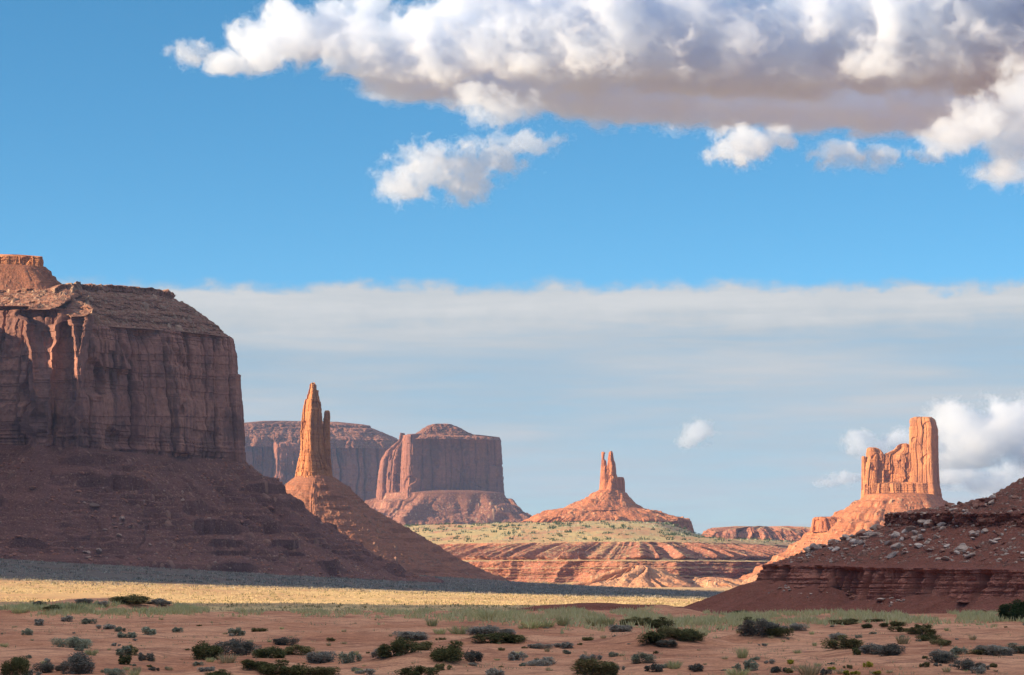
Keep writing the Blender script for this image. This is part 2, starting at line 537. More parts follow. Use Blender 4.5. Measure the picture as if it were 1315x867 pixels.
def ground_material():
    m, N = new_mat('ground_sand_and_grass')
    pos = N.n('ShaderNodeNewGeometry').outputs['Position']
    sp = N.n('ShaderNodeSeparateXYZ', {'Vector': pos})
    n1 = N.noise(N.mapping(pos, (1 / 9, 1 / 9, 1 / 9)), 1.0, 6, 0.6)
    n2 = N.noise(N.mapping(pos, (1 / 0.5, 1 / 0.5, 1 / 0.5)), 1.0, 5, 0.6)
    n3 = N.noise(N.mapping(pos, (1 / 2.2, 1 / 1.1, 1 / 1.5), (5, 5, 1)), 1.0, 5, 0.65)
    sand = N.mix(sstep_nodes(N, n1, 0.36, 0.64), (0.66, 0.33, 0.195), (0.48, 0.21, 0.12))
    sand = N.mix(N.math('MULTIPLY', sstep_nodes(N, n3, 0.52, 0.66), 0.6), sand, (0.27, 0.12, 0.08))
    sand = N.mix(1.0, sand, N.ramp(n2, [(0.3, 0.80), (0.7, 1.1)]), 'MULTIPLY')
    wash = N.math('ABSOLUTE', N.math('SUBTRACT', N.noise(N.mapping(pos, (1 / 16, 1 / 5, 1 / 10), (9, 2, 4)), 1.0, 4, 0.55, 0.6), 0.5))
    sand = N.mix(N.math('MULTIPLY', N.math('SUBTRACT', 1.0, sstep_nodes(N, wash, 0.004, 0.022)), 0.5), sand, (0.22, 0.095, 0.065))
    grit = N.noise(N.mapping(pos, (9, 9, 9)), 1.0, 3, 0.7)
    sand = N.mix(1.0, sand, N.ramp(grit, [(0.28, 0.66), (0.5, 1.0), (0.72, 1.2)]), 'MULTIPLY')
    # plain: dry grass, grey sage and bare earth
    g1 = N.noise(N.mapping(pos, (1 / 90, 1 / 90, 1 / 90), (2, 8, 0)), 1.0, 6, 0.6)
    g2 = N.noise(N.mapping(pos, (1 / 4, 1 / 6, 1 / 4), (4, 1, 0)), 1.0, 5, 0.7)
    plain = N.mix(sstep_nodes(N, g1, 0.40, 0.60), (0.60, 0.41, 0.20), (0.48, 0.285, 0.15))
    plain = N.mix(N.math('MULTIPLY', sstep_nodes(N, g2, 0.46, 0.66), 0.5), plain, (0.36, 0.28, 0.165))
    nearx = N.math('MULTIPLY', N.math('MAXIMUM', N.math('SUBTRACT', sp.outputs[0], 8.0), 0.0), 6.0)
    far = sstep_nodes(N, N.math('SUBTRACT', N.math('ADD', sp.outputs[1], N.math('MULTIPLY', n1, 80.0)), nearx), 330.0, 480.0)
    # beyond the yellow grass lies grey sagebrush, darkened along the mesa's shadow edge to deepen the shade; bare pale sand below the far terraces
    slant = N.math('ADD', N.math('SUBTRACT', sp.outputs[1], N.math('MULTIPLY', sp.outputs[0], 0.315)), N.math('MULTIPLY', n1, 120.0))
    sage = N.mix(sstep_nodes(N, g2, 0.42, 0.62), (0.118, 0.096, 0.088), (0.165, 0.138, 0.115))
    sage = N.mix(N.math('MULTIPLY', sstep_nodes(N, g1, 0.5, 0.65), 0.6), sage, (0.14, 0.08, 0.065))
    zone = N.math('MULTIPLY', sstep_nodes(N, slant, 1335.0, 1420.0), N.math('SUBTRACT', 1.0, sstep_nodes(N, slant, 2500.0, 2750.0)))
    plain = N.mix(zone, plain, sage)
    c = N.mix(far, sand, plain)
    h = N.math('ADD', N.math('MULTIPLY', n2, 0.10), N.math('MULTIPLY', n3, 0.20))
    h = N.math('ADD', h, N.math('MULTIPLY', N.math('MULTIPLY', g2, far), 1.2))
    finish(N, c, 1.0, h, 1.0, 0.7, 0.05)
    return m


M_GROUND = ground_material()

# ------------------------------------------------------------------ ground
SURF = {}            # surfaces things are set down on later
MOUNDS = []          # (x, Y, rx, ry, height)


def add_mound(px, py_base, w_px, h_px, Yguess=None, depth=1.0):
    """a coppice dune whose foot is at py_base on the foreground sand"""
    Y = Yguess if Yguess else -BASE_Z * F / (py_base - HY)
    m = Y / F
    MOUNDS.append((X_(px, Y), Y + 0.4 * w_px * m * depth * 0.5, w_px * m * 0.5, w_px * m * 0.5 * depth, h_px * m))


BASE_Z = -3.3
# (px, foot py, width px, height px)
for mnd in ((105, 791, 380, 27), (370, 860, 200, 20), (245, 846, 120, 5), (530, 850, 190, 20), (638, 826, 120, 12), (850, 828, 210, 24), (985, 822, 150, 18), (765, 862, 120, 8),
            (1110, 838, 190, 10), (1150, 822, 300, 8), (90, 862, 190, 8), (1260, 838, 220, 8), (930, 850, 400, 7), (60, 838, 300, 9), (700, 812, 300, 5)):
    add_mound(*mnd)


def ground_z(x, Y):
    x = np.asarray(x, float)
    Y = np.asarray(Y, float)
    px = CX + F * x / np.maximum(Y, 1.0)
    fg = BASE_Z + 0.26 * fbm(x / 11, Y / 13, 0.0, 3, 31) + 0.085 * fbm(x / 2.4, Y / 2.0, 0.0, 3, 35)
    fg = fg + 0.35 * pn(x / 60, Y / 60, 0.0, 37)
    for mx, my, rx, ry, h in MOUNDS:
        fg = fg + h * np.exp(-1.6 * np.minimum(((x - mx) / rx) ** 2 + ((Y - my) / ry) ** 2, 40))
    sr = sstep(px, 800, 950)
    fg = fg - 0.3 * sstep(Y, 170, 260) - 3.3 * sr * sstep(Y, 225, 430)
    plain = np.interp(Y, [0, 400, 800, 1100, 2000, 4000, 13000], [-8, -8.6, -9.6, -11, -17, -18.5, -22])
    Lf = np.clip((930 - np.clip(px, -300, 930)) / 915, 0, 1.3) ** 1.2
    R = np.interp(Y, [700, 950, 1250, 1720, 2500, 3200, 3800], [0, 2.5, 8.5, 23, 40, 10, 0])
    plain = plain + Lf * R + 0.35 * fbm(x / 45, Y / 45, 0.0, 4, 41) * sstep(Y, 300, 700)
    k = sstep(Y, 255 + 260 * sr, 420 + 260 * sr)
    return fg * (1 - k) + plain * k


def build_ground():
    Ys = np.concatenate([np.linspace(-260, 60, 24, endpoint=False), np.geomspace(60, 300, 700, endpoint=False),
                         np.geomspace(300, 4200, 520, endpoint=False), np.geomspace(4200, 13000, 50)])
    t = np.linspace(-1, 1, 620)
    t = np.sign(t) * (0.75 * np.abs(t) + 0.25 * np.abs(t) ** 7 * 6) / 2.25     # dense inside the frame, coarse beyond
    half = np.maximum(np.abs(Ys), 60) * 0.42 + 60
    X = t[None, :] * half[:, None] * 1.0
    # push the outermost columns far out so the sheet runs under everything to the sides
    X = np.concatenate([X[:, :1] - 900, X[:, :1] - 250, X, X[:, -1:] + 250, X[:, -1:] + 900], 1)
    Yg = np.repeat(Ys[:, None], X.shape[1], 1)
    P = np.stack([X, Yg, ground_z(X, Yg)], -1)
    grid_obj('ground', P, M_GROUND, None, closed=False, smooth=True, kind='structure')


build_ground()


# ------------------------------------------------------------------ landforms
def talus_rows(ol, n, zfoot_drop=6.0, power=1.35, sig=0.6):
    zb, zg, D = ol.a('zb'), ol.a('zg'), ol.a('D')
    rows = []
    for t in np.linspace(1.12, 0.0, n):
        z = np.where(t <= 1, zg + (zb - zg) * np.clip(1 - t, 0, 1) ** power, zg - zfoot_drop * (t - 1) / 0.12)
        rows.append((D * t - 0.02, z, float(np.mean(D)) * t * sig))
    return rows


def close_in(P):
    """shut a flat top with two inner rings"""
    c = P[-1].mean(0)
    return np.concatenate([P, (c + (P[-1] - c) * 0.5)[None], (c + (P[-1] - c) * 0.01)[None]], 0)


def rough_talus(P, N, ol_s, ol_D, zb, zg, S, seed, gully=1.0, ledge=0.5, H=9.0, lumps=1.0, rubble=0.35, bell_top=1.15):
    x, y, z = P[..., 0], P[..., 1], P[..., 2]
    t = np.clip((zb - z) / np.maximum(zb - zg, 0.1), 0, 1.15)
    bell = np.clip(4 * t * (1.15 - t), 0, 1)
    s = np.broadcast_to(ol_s, z.shape)
    w = 0.6 * pn(x / (9 * S), y / (9 * S), z / (9 * S), seed + 5)
    g = np.abs(pn(s / (9 * S) + w, 0.3 + t * 0.5, 0.0, seed)) + 0.5 * np.abs(pn(s / (3.5 * S) + w, 0.7 + t, 0.0, seed + 1))
    calm = sstep(CX + F * x / np.maximum(y, 1), 60, 135) if gully == 1.9 else 1.0      # the recess of the mesa front is evenly filled
    push(P, N, gully * S * 2.4 * (g - 0.45) * bell * calm)
    m = ledge * sstep(pn(x / (14 * S), y / (14 * S), z / (7 * S), seed + 2) + 0.25, 0.0, 0.5) * np.clip(bell * 2, 0, 1)
    wp = 0.25 * pn(x / (30 * S), y / (30 * S), 0.0, seed + 3)
    m2 = 0.7 * ledge * sstep(pn(s / (10 * S), z / (9 * S), 0.2, seed + 16), 0.0, 0.3) * np.clip(bell * 2, 0, 1)
    P[..., 2] = terrace(terrace(z, H * 0.37, m * 0.8, wp), H * 1.3, m2, wp, 0.16)
    x, y, z = P[..., 0], P[..., 1], P[..., 2]
    P[..., 2] += lumps * S * bell * 0.35 * fbm(x / (2.4 * S), y / (2.4 * S), z / (2.4 * S), 3, seed + 4)
    clump = sstep(fbm(x / (16 * S), y / (16 * S), z / (16 * S), 3, seed + 13), -0.25, 0.35)
    h1, t1 = blocks(x, y, 2.2 * S, rubble, seed + 100)
    h2, t2 = blocks(x, y, 1.0 * S, rubble * 1.6, seed + 200)
    k = clump * np.clip(bell * 3, 0, 1) * lumps * (1 - m2)
    P[..., 2] += np.maximum(h1, h2) * k * 0.9
    return np.where(h1 > h2, t1, t2) * (k > 0.3)


def pinnacle_rings(rows, Y, n_v, n_u, depth=1.0, p=4.0, rot=0.0, arc=None, yshift=0.0, asp=1.0):
    """rows: (py, px_left, px_right) from the top down; a closed cross-section that keeps this silhouette"""
    rows = np.array(rows, float)
    py = np.linspace(rows[0, 0], rows[-1, 0], n_v)
    l = np.interp(py, rows[:, 0], rows[:, 1])
    r = np.interp(py, rows[:, 0], rows[:, 2])
    th = np.linspace(0, 2 * math.pi, n_u, endpoint=False)
    if arc:                                           # more samples on the side that faces the camera
        th = th - arc * np.cos(th)
    c, s = np.cos(th - rot), np.sin(th - rot)
    rr = (np.abs(c) ** p + np.abs(s / asp) ** p) ** (-1.0 / p)
    ux, uy = rr * np.cos(th), rr * np.sin(th)
    k0 = max(abs(ux.min()), abs(ux.max()))
    ux, uy = ux / k0, uy / k0
    gx, gy = np.gradient(np.unwrap(np.concatenate([ux[-1:], ux, ux[:1]]), period=99))[1:-1], np.gradient(np.concatenate([uy[-1:], uy, uy[:1]]))[1:-1]
    cxp, hw = (l + r) / 2, (r - l) / 2
    k = Y / F
    P = np.zeros((n_v, n_u, 3))
    P[..., 0] = ((cxp - CX) * k)[:, None] + (hw * k)[:, None] * ux
    P[..., 1] = Y + yshift + (hw * k * depth)[:, None] * uy
    P[..., 2] = ((HY - py) * k)[:, None]
    N = np.zeros((n_v, n_u, 2))
    N[..., 0], N[..., 1] = gy * depth, -gx
    N /= np.linalg.norm(N, axis=-1, keepdims=True)
    return P, N


def close_top(P):
    """add two inner rings so the top is shut"""
    c = P[0].mean(0)
    r1 = c + (P[0] - c) * 0.6
    r2 = c + (P[0] - c) * 0.02
    h = 0.04 * np.abs(P[0, :, 0] - c[0]).max()
    r1[:, 2] += h
    r2[:, 2] += h * 1.3
    return np.concatenate([r2[None], r1[None], P], 0)


def pinnacle(name, rows, Y, mat, parent, S, n_v, n_u, depth=1.0, p=4.0, rot=0.0, seed=0, amp=1.0, strata=0.3, yshift=0.0, slab=1.0, arc=0.45, asp=1.0, joints=True, **props):
    P, N = pinnacle_rings(rows, Y, n_v, n_u, depth, p, rot, arc, yshift, asp)
    x0, x1 = P[..., 0].min(1), P[..., 0].max(1)
    hw = (x1 - x0) / 2
    if joints:
        m = n_v // 2
        seg = np.hypot(np.diff(P[m, :, 0], append=P[m, :1, 0]), np.diff(P[m, :, 1], append=P[m, :1, 1]))
        th0 = int(n_u * 0.25)                                     # the seam of the joint pattern lies on the far side
        sl = np.roll(np.cumsum(np.roll(seg, -th0)), th0)
        d = joint_disp(P, sl[None, :], S, seed, amp)
        if strata:
            q = pn(P[..., 0] / (9 * S), P[..., 1] / (9 * S), P[..., 2] / (0.4 * S), seed + 7)
            d += strata * 0.3 * S * amp * np.round(q * 3) / 3
    else:
        d = cliff_disp(P, S, seed, slab, strata) * amp
    d = np.clip(d, -0.4 * hw[:, None], 0.4 * hw[:, None])
    push(P, N, d)
    # refit the broad outline to the rows, keeping the small breaks
    a0, a1 = P[..., 0].min(1), P[..., 0].max(1)
    ker = np.exp(-np.linspace(-2, 2, 2 * (n_v // 14) + 1) ** 2)
    ker /= ker.sum()

    def sm(v):
        r = len(ker) // 2
        return np.convolve(np.pad(v, r, mode='edge'), ker, 'valid')
    e0, e1 = sm(a0 - x0), sm(a1 - x1)
    c0, c1 = (a0 - e0)[:, None], (a1 - e1)[:, None]
    P[..., 0] = c0 + (P[..., 0] - a0[:, None]) / np.maximum(a1 - a0, 1e-3)[:, None] * (c1 - c0)
    P[..., 2] += 0.25 * S * amp * fbm(P[..., 0] / S, P[..., 1] / S, P[..., 2] / S, 2, seed + 20)
    return grid_obj(name, close_top(P), mat, parent, True, **props)


def cone(name, rows, Y, mat, parent, S, n_v, n_u, depth=1.0, p=2.0, rot=0.0, seed=0, gully=1.0, ledge=0.5, H=8.0, lumps=1.0, rubble=0.35, yshift=0.0, arc=0.45, **props):
    P, N = pinnacle_rings(rows, Y, n_v, n_u, depth, p, rot, arc, yshift)
    zb, zg = P[0, 0, 2], P[-1, 0, 2]
    R = np.mean([r[2] - r[1] for r in rows]) * 0.5 * Y / F
    s = np.arctan2(N[..., 1], N[..., 0]) * R
    st = rough_talus(P, N, s, None, zb, zg, S, seed, gully, ledge, H, lumps, rubble)
    return grid_obj(name, close_top(P), mat, parent, True, stone=np.concatenate([np.zeros((2, n_u)), st], 0), **props)


def at_(px, py, Y, **k):
    return k


def left_mesa():
    t = thing('mesa', 'huge flat-topped mesa in shade at the left edge with a sunlit block on its summit', 'mesa', (-250, 1900, 0))

    def v(px, Y, pyb, pyt, D, pyg, step):
        return (X_(px, Y), Y, step, dict(zb=Z_(pyb, Y), zt=Z_(pyt, Y), D=D, zg=Z_(pyg, Y), hc=np.interp(px, [0, 60, 100, 118, 160, 300], [0.42, 0.48, 0.62, 0.80, 0.92, 1.0])))

    def w(x, Y, zb, zt, D, zg, step=6.0):
        return (x, Y, step, dict(zb=zb, zt=zt, D=D, zg=zg, hc=1.0 if x > -300 else 0.42))
    verts = [v(-60, 1835, 572, 392, 105, 712, 0.8), v(8, 1822, 572, 391, 105, 713, 0.30), v(38, 1812, 572, 392, 105, 714, 0.28), v(52, 1788, 572, 396, 105, 715, 0.28), v(64, 1800, 572, 398, 105, 716, 0.28),
             v(84, 1803, 573, 400, 105, 718, 0.28), v(100, 1786, 574, 404, 106, 719, 0.28), v(118, 1800, 577, 415, 108, 721, 0.28),
             v(160, 1826, 581, 419, 112, 727, 0.28), v(235, 1868, 587, 424, 118, 736, 0.28), v(290, 1897, 591, 430, 122, 741, 0.28), v(309, 1908, 592, 434, 125, 743, 0.28),
             v(313, 1940, 592, 436, 128, 745, 0.35), w(-196, 2060, 72, 150, 130, -4, 1.0), w(-213, 2250, 72, 150, 120, -4, 3.0), w(-238, 2370, 72, 150, 90, -4, 3.0), w(-420, 2390, 72, 150, 110, 5),
             w(-900, 2330, 75, 160, 110, 10), w(-1000, 1500, 75, 165, 110, 10), w(-850, 1180, 75, 150, 90, 4), w(-600, 1145, 75, 150, 90, 4), w(-500, 1390, 75, 142, 90, 6), w(-450, 1680, 76, 150, 100, 10, 3.0)]  # forward wing and long back are unseen, shaped to throw shade on the plain
    ol = Outline(verts, 0.5, 2.5)
    zb, zt = ol.a('zb'), ol.a('zt')
    # scree apron
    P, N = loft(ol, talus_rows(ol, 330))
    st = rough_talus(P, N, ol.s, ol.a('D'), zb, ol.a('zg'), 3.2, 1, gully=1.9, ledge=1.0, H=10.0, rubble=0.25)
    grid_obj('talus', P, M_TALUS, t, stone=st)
    SURF['mesa_talus'] = P.copy()
    # cliff
    rows = []
    for f in np.linspace(-0.03, 1.0, 300):
        rows.append((-f * 5.0 - 2.0 * sstep(f, 0.85, 1.0), zb + (zt - zb) * f, 0.0))
    P, N = loft(ol, rows)
    f = np.linspace(0, 1, len(rows))[:, None]
    d = joint_disp(P, ol.s[None, :], 13.0, 3, 0.72, 0.85)
    # thinly bedded foot and head of the wall
    d += 1.2 * np.round(2.5 * pn(P[..., 0] / 90, P[..., 1] / 90, P[..., 2] / 1.7, 60)) / 2.5 * (1 - sstep(f, 0.10, 0.2) + sstep(f, 0.90, 0.97))
    pxc = CX + F * P[..., 0] / P[..., 1]
    push(P, N, d * (1 - 0.65 * sstep(pxc, 280, 308)))
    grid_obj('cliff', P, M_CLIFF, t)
    top = P[-1].copy()
    # ledgy rubble slope above the wall, caprock rim, flat top
    rows = []
    hcap = 33.0
    zs = [0, 4, 7.5, 8.5, 14, 18, 19.5, 24, 27.5, 28, 32.5, 33.5, 34.2]
    dd = [0, 6, 9, 9.6, 17, 22, 22.8, 30, 37, 38, 38.8, 60, 110]
    tt = np.concatenate([np.linspace(0, dd[-3], 190), np.linspace(dd[-3], dd[-1], 14)[1:]])
    for q in tt:
        rows.append((-7.0 - q, zt + np.interp(q, dd, zs) * ol.a('hc'), 0.8 * q))
    P, N = loft(ol, rows)
    q = tt[:, None]
    P[0] = top
    x, y, z = P[..., 0], P[..., 1], P[..., 2]
    fade = sstep(q, 0, 3) * (1 - sstep(q, 38, 50))
    push(P, N, fade * (1.5 * fbm(x / 14, y / 14, z / 5, 4, 71) + 1.5 * np.round(2 * pn(x / 16, y / 16, z / 2.2, 77)) / 2))
    led = np.exp(-((q - 7.5) / 1.5) ** 2) + np.exp(-((q - 22) / 1.5) ** 2) + 1.6 * sstep(q, 36, 37.6) * (1 - sstep(q, 40, 46))
    push(P, N, led * 1.8 * np.round(2.5 * pn(x / 5, y / 5, z / 30, 78)) / 2.5)
    h1, t1 = blocks(x, y, 7.0, 0.3, 310)
    h2, t2 = blocks(x, y, 3.2, 0.5, 311)
    P[..., 2] += fade * np.maximum(h1, h2) * 0.8
    capst = np.where(h1 > h2, t1, t2) * (fade > 0.3)
    P[..., 2] += fade * (0.9 * fbm(x / 5, y / 5, z / 5, 4, 75)) + sstep(q, 34, 38) * 1.4 * np.abs(pn(x / 9, y / 9, 0, 79)) - 0.9 * sstep(q, 34, 38)
    # pull the caprock rim down near the right-hand end so the skyline steps down there
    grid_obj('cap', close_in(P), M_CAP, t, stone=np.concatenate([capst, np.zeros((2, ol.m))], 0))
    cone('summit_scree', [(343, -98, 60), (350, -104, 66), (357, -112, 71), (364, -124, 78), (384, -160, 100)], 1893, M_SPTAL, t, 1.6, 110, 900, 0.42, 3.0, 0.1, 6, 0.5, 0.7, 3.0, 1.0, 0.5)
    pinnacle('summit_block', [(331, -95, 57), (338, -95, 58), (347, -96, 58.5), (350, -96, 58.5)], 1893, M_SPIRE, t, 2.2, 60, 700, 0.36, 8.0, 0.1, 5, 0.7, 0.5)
    return t


left_mesa()


def big_spire():
    Y = 2620.0
    t = thing('rock_spire', 'tall slender sandstone spire with a thinner finger of rock against its right side', 'rock spire', at(402, 690, Y))
    pinnacle('shaft', [(492.5, 399.5, 404), (494, 398, 404.8), (495, 397.6, 406.5), (500, 397.2, 407), (501, 396.2, 408.4), (507, 395.6, 409), (508, 394.2, 409.2), (512.5, 394, 410.4), (513.5, 391.6, 410.6), (516, 391.2, 411), (517, 390.8, 412), (524, 389.2, 412.8), (530, 388, 413.3),
                       (540, 387, 414), (553, 386.4, 415), (554, 385.2, 415.6), (566, 385.8, 416.4), (578, 386, 418), (590, 385, 420), (597, 382, 422), (604, 380.6, 424), (612, 379, 427)],
             Y, M_SPIRE, t, 4.2, 320, 560, 0.95, 6.0, math.radians(44), 11, 0.6, 0.1)
    pinnacle('finger', [(528, 417.5, 422.5), (530, 416.2, 423.6), (536, 415.8, 424.1), (538, 415.2, 424), (545, 414.6, 423.6), (560, 414, 423.9), (575, 413.6, 424.2), (590, 413, 424.8), (612, 410, 427)],
             Y, M_SPIRE, t, 3.0, 160, 200, 1.0, 4.0, math.radians(44), 13, 0.5, 0.2, yshift=1.0)
    pinnacle('pedestal', [(565, 388, 408), (575, 386.5, 413), (585, 384.5, 418), (597, 381.5, 422.5), (606, 380, 425), (612, 379, 427), (622, 374, 431), (634, 366, 438)], Y, M_SPIRE, t, 2.6, 160, 420, 0.98, 4.0, math.radians(44), 14, 0.7, 0.9)
    cone('talus', [(610, 384, 422), (616, 375, 433), (626, 363, 447), (652, 332, 474), (680, 292, 524), (720, 232, 592), (742, 190, 640), (752, 160, 668)], Y, M_SPTAL, t, 2.4, 380, 1200, 1.0, 1.5, math.radians(2), 15, 0.45, 0.5, 7.0)


big_spire()


def far_mesas():
    Y = 7200.0
    t = thing('mesa', 'long low hazy mesa far off behind the slender spire', 'mesa', at(400, 700, Y))
    pinnacle('cap', [(546.5, 300, 470), (548, 280, 476), (551, 270, 477), (552, 262, 482), (558, 230, 496), (562, 215, 505), (566, 200, 513), (578, 190, 522)], Y, M_FARTALUS, t, 14.0, 70, 700, 1.0, 5.0, math.radians(16), 21, 0.4, 1.0, asp=0.5, joints=False)
    pinnacle('cliff', [(574, 195, 519), (580, 193, 521), (650, 185, 524), (700, 180, 528)], Y, M_FARCLIFF, t, 26.0, 140, 1000, 1.0, 5.0, math.radians(18), 22, 0.9, 0.2, asp=0.5)
    Y = 6500.0
    b = thing('butte', 'square hazy butte topped by a low pyramid of rubble, beside the long far mesa', 'butte', at(580, 690, Y))
    pinnacle('cap', [(545.5, 556, 580), (547, 550, 583), (550, 545, 591), (556, 536, 602), (560, 530, 612), (563, 524, 636), (566, 520, 642)], Y, M_FARTALUS, b, 8.0, 60, 420, 1.0, 5.0, math.radians(24), 23, 0.5, 1.2, asp=0.55, joints=False)
    pinnacle('cliff', [(561, 518.5, 641.5), (566, 517.5, 643.5), (600, 515.5, 645.5), (640, 514, 648), (650, 513.5, 648.5)], Y, M_FARCLIFF, b, 17.0, 170, 1000, 1.0, 9.0, math.radians(27), 24, 0.5, 0.2, asp=0.2)
    pinnacle('buttress', [(556, 513, 519), (566, 511, 521), (572, 503, 523), (580, 494, 525), (592, 487, 527), (612, 484, 530), (645, 481, 534)], Y, M_FARCLIFF, b, 14.0, 120, 500, 1.3, 3.0, math.radians(20), 25, 0.6, 0.3, yshift=40)
    cone('talus', [(634, 490, 647), (642, 482, 651), (650, 470, 660), (656, 462, 668), (664, 450, 678), (680, 425, 700), (700, 390, 735)], Y, M_FARTALUS, b, 10.0, 150, 1200, 0.55, 3.5, math.radians(20), 26, 1.3, 0.8, 22.0, 1.6)


far_mesas()


def king_butte():
    Y = 4600.0
    t = thing('butte', 'small red butte with two narrow horn-like pinnacles on a broad cone of rubble', 'butte', at(785, 680, Y))
    pinnacle('horn', [(581, 772.5, 775.5), (582.5, 772.2, 777.8), (584, 772.4, 776.5), (590, 772.6, 776), (593, 772.2, 778.5), (606, 771.2, 780), (618, 770.4, 783), (634, 769.5, 786)], Y, M_KING, t, 5.0, 130, 160, 1.0, 3.5, 0.7, 31, 0.5, 0.4)
    pinnacle('horn', [(580, 783.2, 785.8), (582, 781.8, 787), (590, 780.5, 788), (596, 780, 790.4), (606, 778.6, 791.4), (608, 778, 791), (616, 776, 793.5), (634, 772, 796)], Y, M_KING, t, 5.0, 130, 200, 1.0, 4.0, 0.7, 32, 0.65, 0.4, yshift=-4)
    pinnacle('block', [(599, 774, 788), (602, 772, 789.5), (607, 771.4, 791.4), (618, 770.6, 792.4), (628, 769.6, 793.4), (638, 768, 796)], Y, M_KING, t, 5.0, 110, 300, 0.8, 5.0, 0.2, 37, 0.6, 0.6)
    pinnacle('shoulder', [(613.5, 793.5, 800), (615, 793, 801.5), (620, 792.6, 802.4), (630, 792, 802.6), (642, 790, 804)], Y, M_KING, t, 4.4, 80, 160, 1.0, 5.0, 0.3, 33, 0.5, 0.4, yshift=0)
    cone('talus', [(627, 775, 792), (631, 767, 800), (637, 757, 805), (642, 749, 809), (648, 733, 816), (654, 722, 825), (657, 712, 831)], Y, M_KINGT, t, 4.6, 120, 700, 0.9, 2.4, 0.5, 34, 0.9, 0.5, 9.0)
    cone('talus', [(654, 716, 828), (658, 700, 846), (664, 686, 866), (669, 676, 880), (671, 670, 884)], Y, M_KINGT, t, 4.6, 90, 1000, 0.6, 2.6, 0.3, 35, 1.0, 0.5, 7.0, yshift=-10)
    pinnacle('base', [(666.5, 688, 878), (668, 682, 884), (671, 678, 886), (677, 670, 888), (684, 655, 890), (694, 640, 893)], Y, M_KINGT, t, 15.0, 70, 1000, 0.62, 2.8, 0.3, 36, 0.9, 0.4, yshift=-10)


king_butte()


def castle_butte():
    Y = 3500.0
    t = thing('butte', 'orange sunlit butte like a castle wall with one tall tower at its end', 'butte', at(1150, 690, Y))
    pinnacle('tower', [(537, 1172, 1197), (538.5, 1168, 1200), (541, 1166.8, 1202), (548, 1166.6, 1203.5), (552, 1166.4, 1204.8), (580, 1166.2, 1205), (600, 1166, 1205.6), (625, 1166, 1207), (640, 1164, 1209), (652, 1160, 1211)], Y, M_SPIRE, t, 5.0, 300, 620, 1.0, 8.0, math.radians(-22), 41, 0.45, 0.1, yshift=-4)
    pinnacle('finger', [(586.5, 1107.2, 1110.5), (588, 1106.4, 1111.6), (600, 1106.2, 1113), (625, 1106, 1115), (650, 1105, 1116)], Y, M_SPIRE, t, 3.0, 110, 130, 1.0, 3.0, 0.7, 42, 0.35, 0.3)
    pinnacle('rounded_head', [(575.5, 1116, 1125), (577, 1113.6, 1129), (582, 1112.6, 1133.5), (586, 1112.4, 1136.5), (600, 1110.5, 1137.5), (625, 1108, 1139), (655, 1106, 1141)], Y, M_SPIRE, t, 4.2, 180, 420, 0.8, 3.2, math.radians(-20), 43, 0.8, 0.3, yshift=3)
    pinnacle('curtain_wall', [(570.5, 1156, 1163), (572, 1153.5, 1167), (577, 1149, 1172), (581, 1142, 1174), (584, 1135, 1175), (590, 1133, 1176), (620, 1131, 1177), (656, 1128, 1178)], Y, M_SPIRE, t, 4.2, 180, 460, 0.9, 4.0, math.radians(-14), 44, 0.9, 0.3, yshift=-2, asp=0.4)
    pinnacle('plinth', [(622, 1108, 1205), (630, 1107, 1207), (640, 1106, 1209), (652, 1104, 1212), (660, 1098, 1216)], Y, M_SPIRE, t, 3.4, 90, 900, 0.9, 4.0, math.radians(-12), 45, 0.6, 1.0, yshift=0, asp=0.4)
    cone('talus', [(636, 1110, 1204), (644, 1104, 1211), (650, 1092, 1217), (656, 1082, 1224), (664, 1068, 1236), (676, 1050, 1262), (690, 1034, 1300), (712, 1006, 1350), (745, 950, 1440)], Y, M_KINGT, t, 4.6, 230, 1300, 0.8, 2.4, 0.2, 46, 1.0, 0.55, 10.0)
    pinnacle('rim_ledge', [(665.5, 1044, 1075), (667, 1042, 1082), (676, 1040.5, 1092), (684, 1038, 1100)], Y, M_KING, t, 4.0, 60, 420, 0.8, 5.0, math.radians(20), 47, 0.7, 0.6, yshift=-20)


castle_butte()


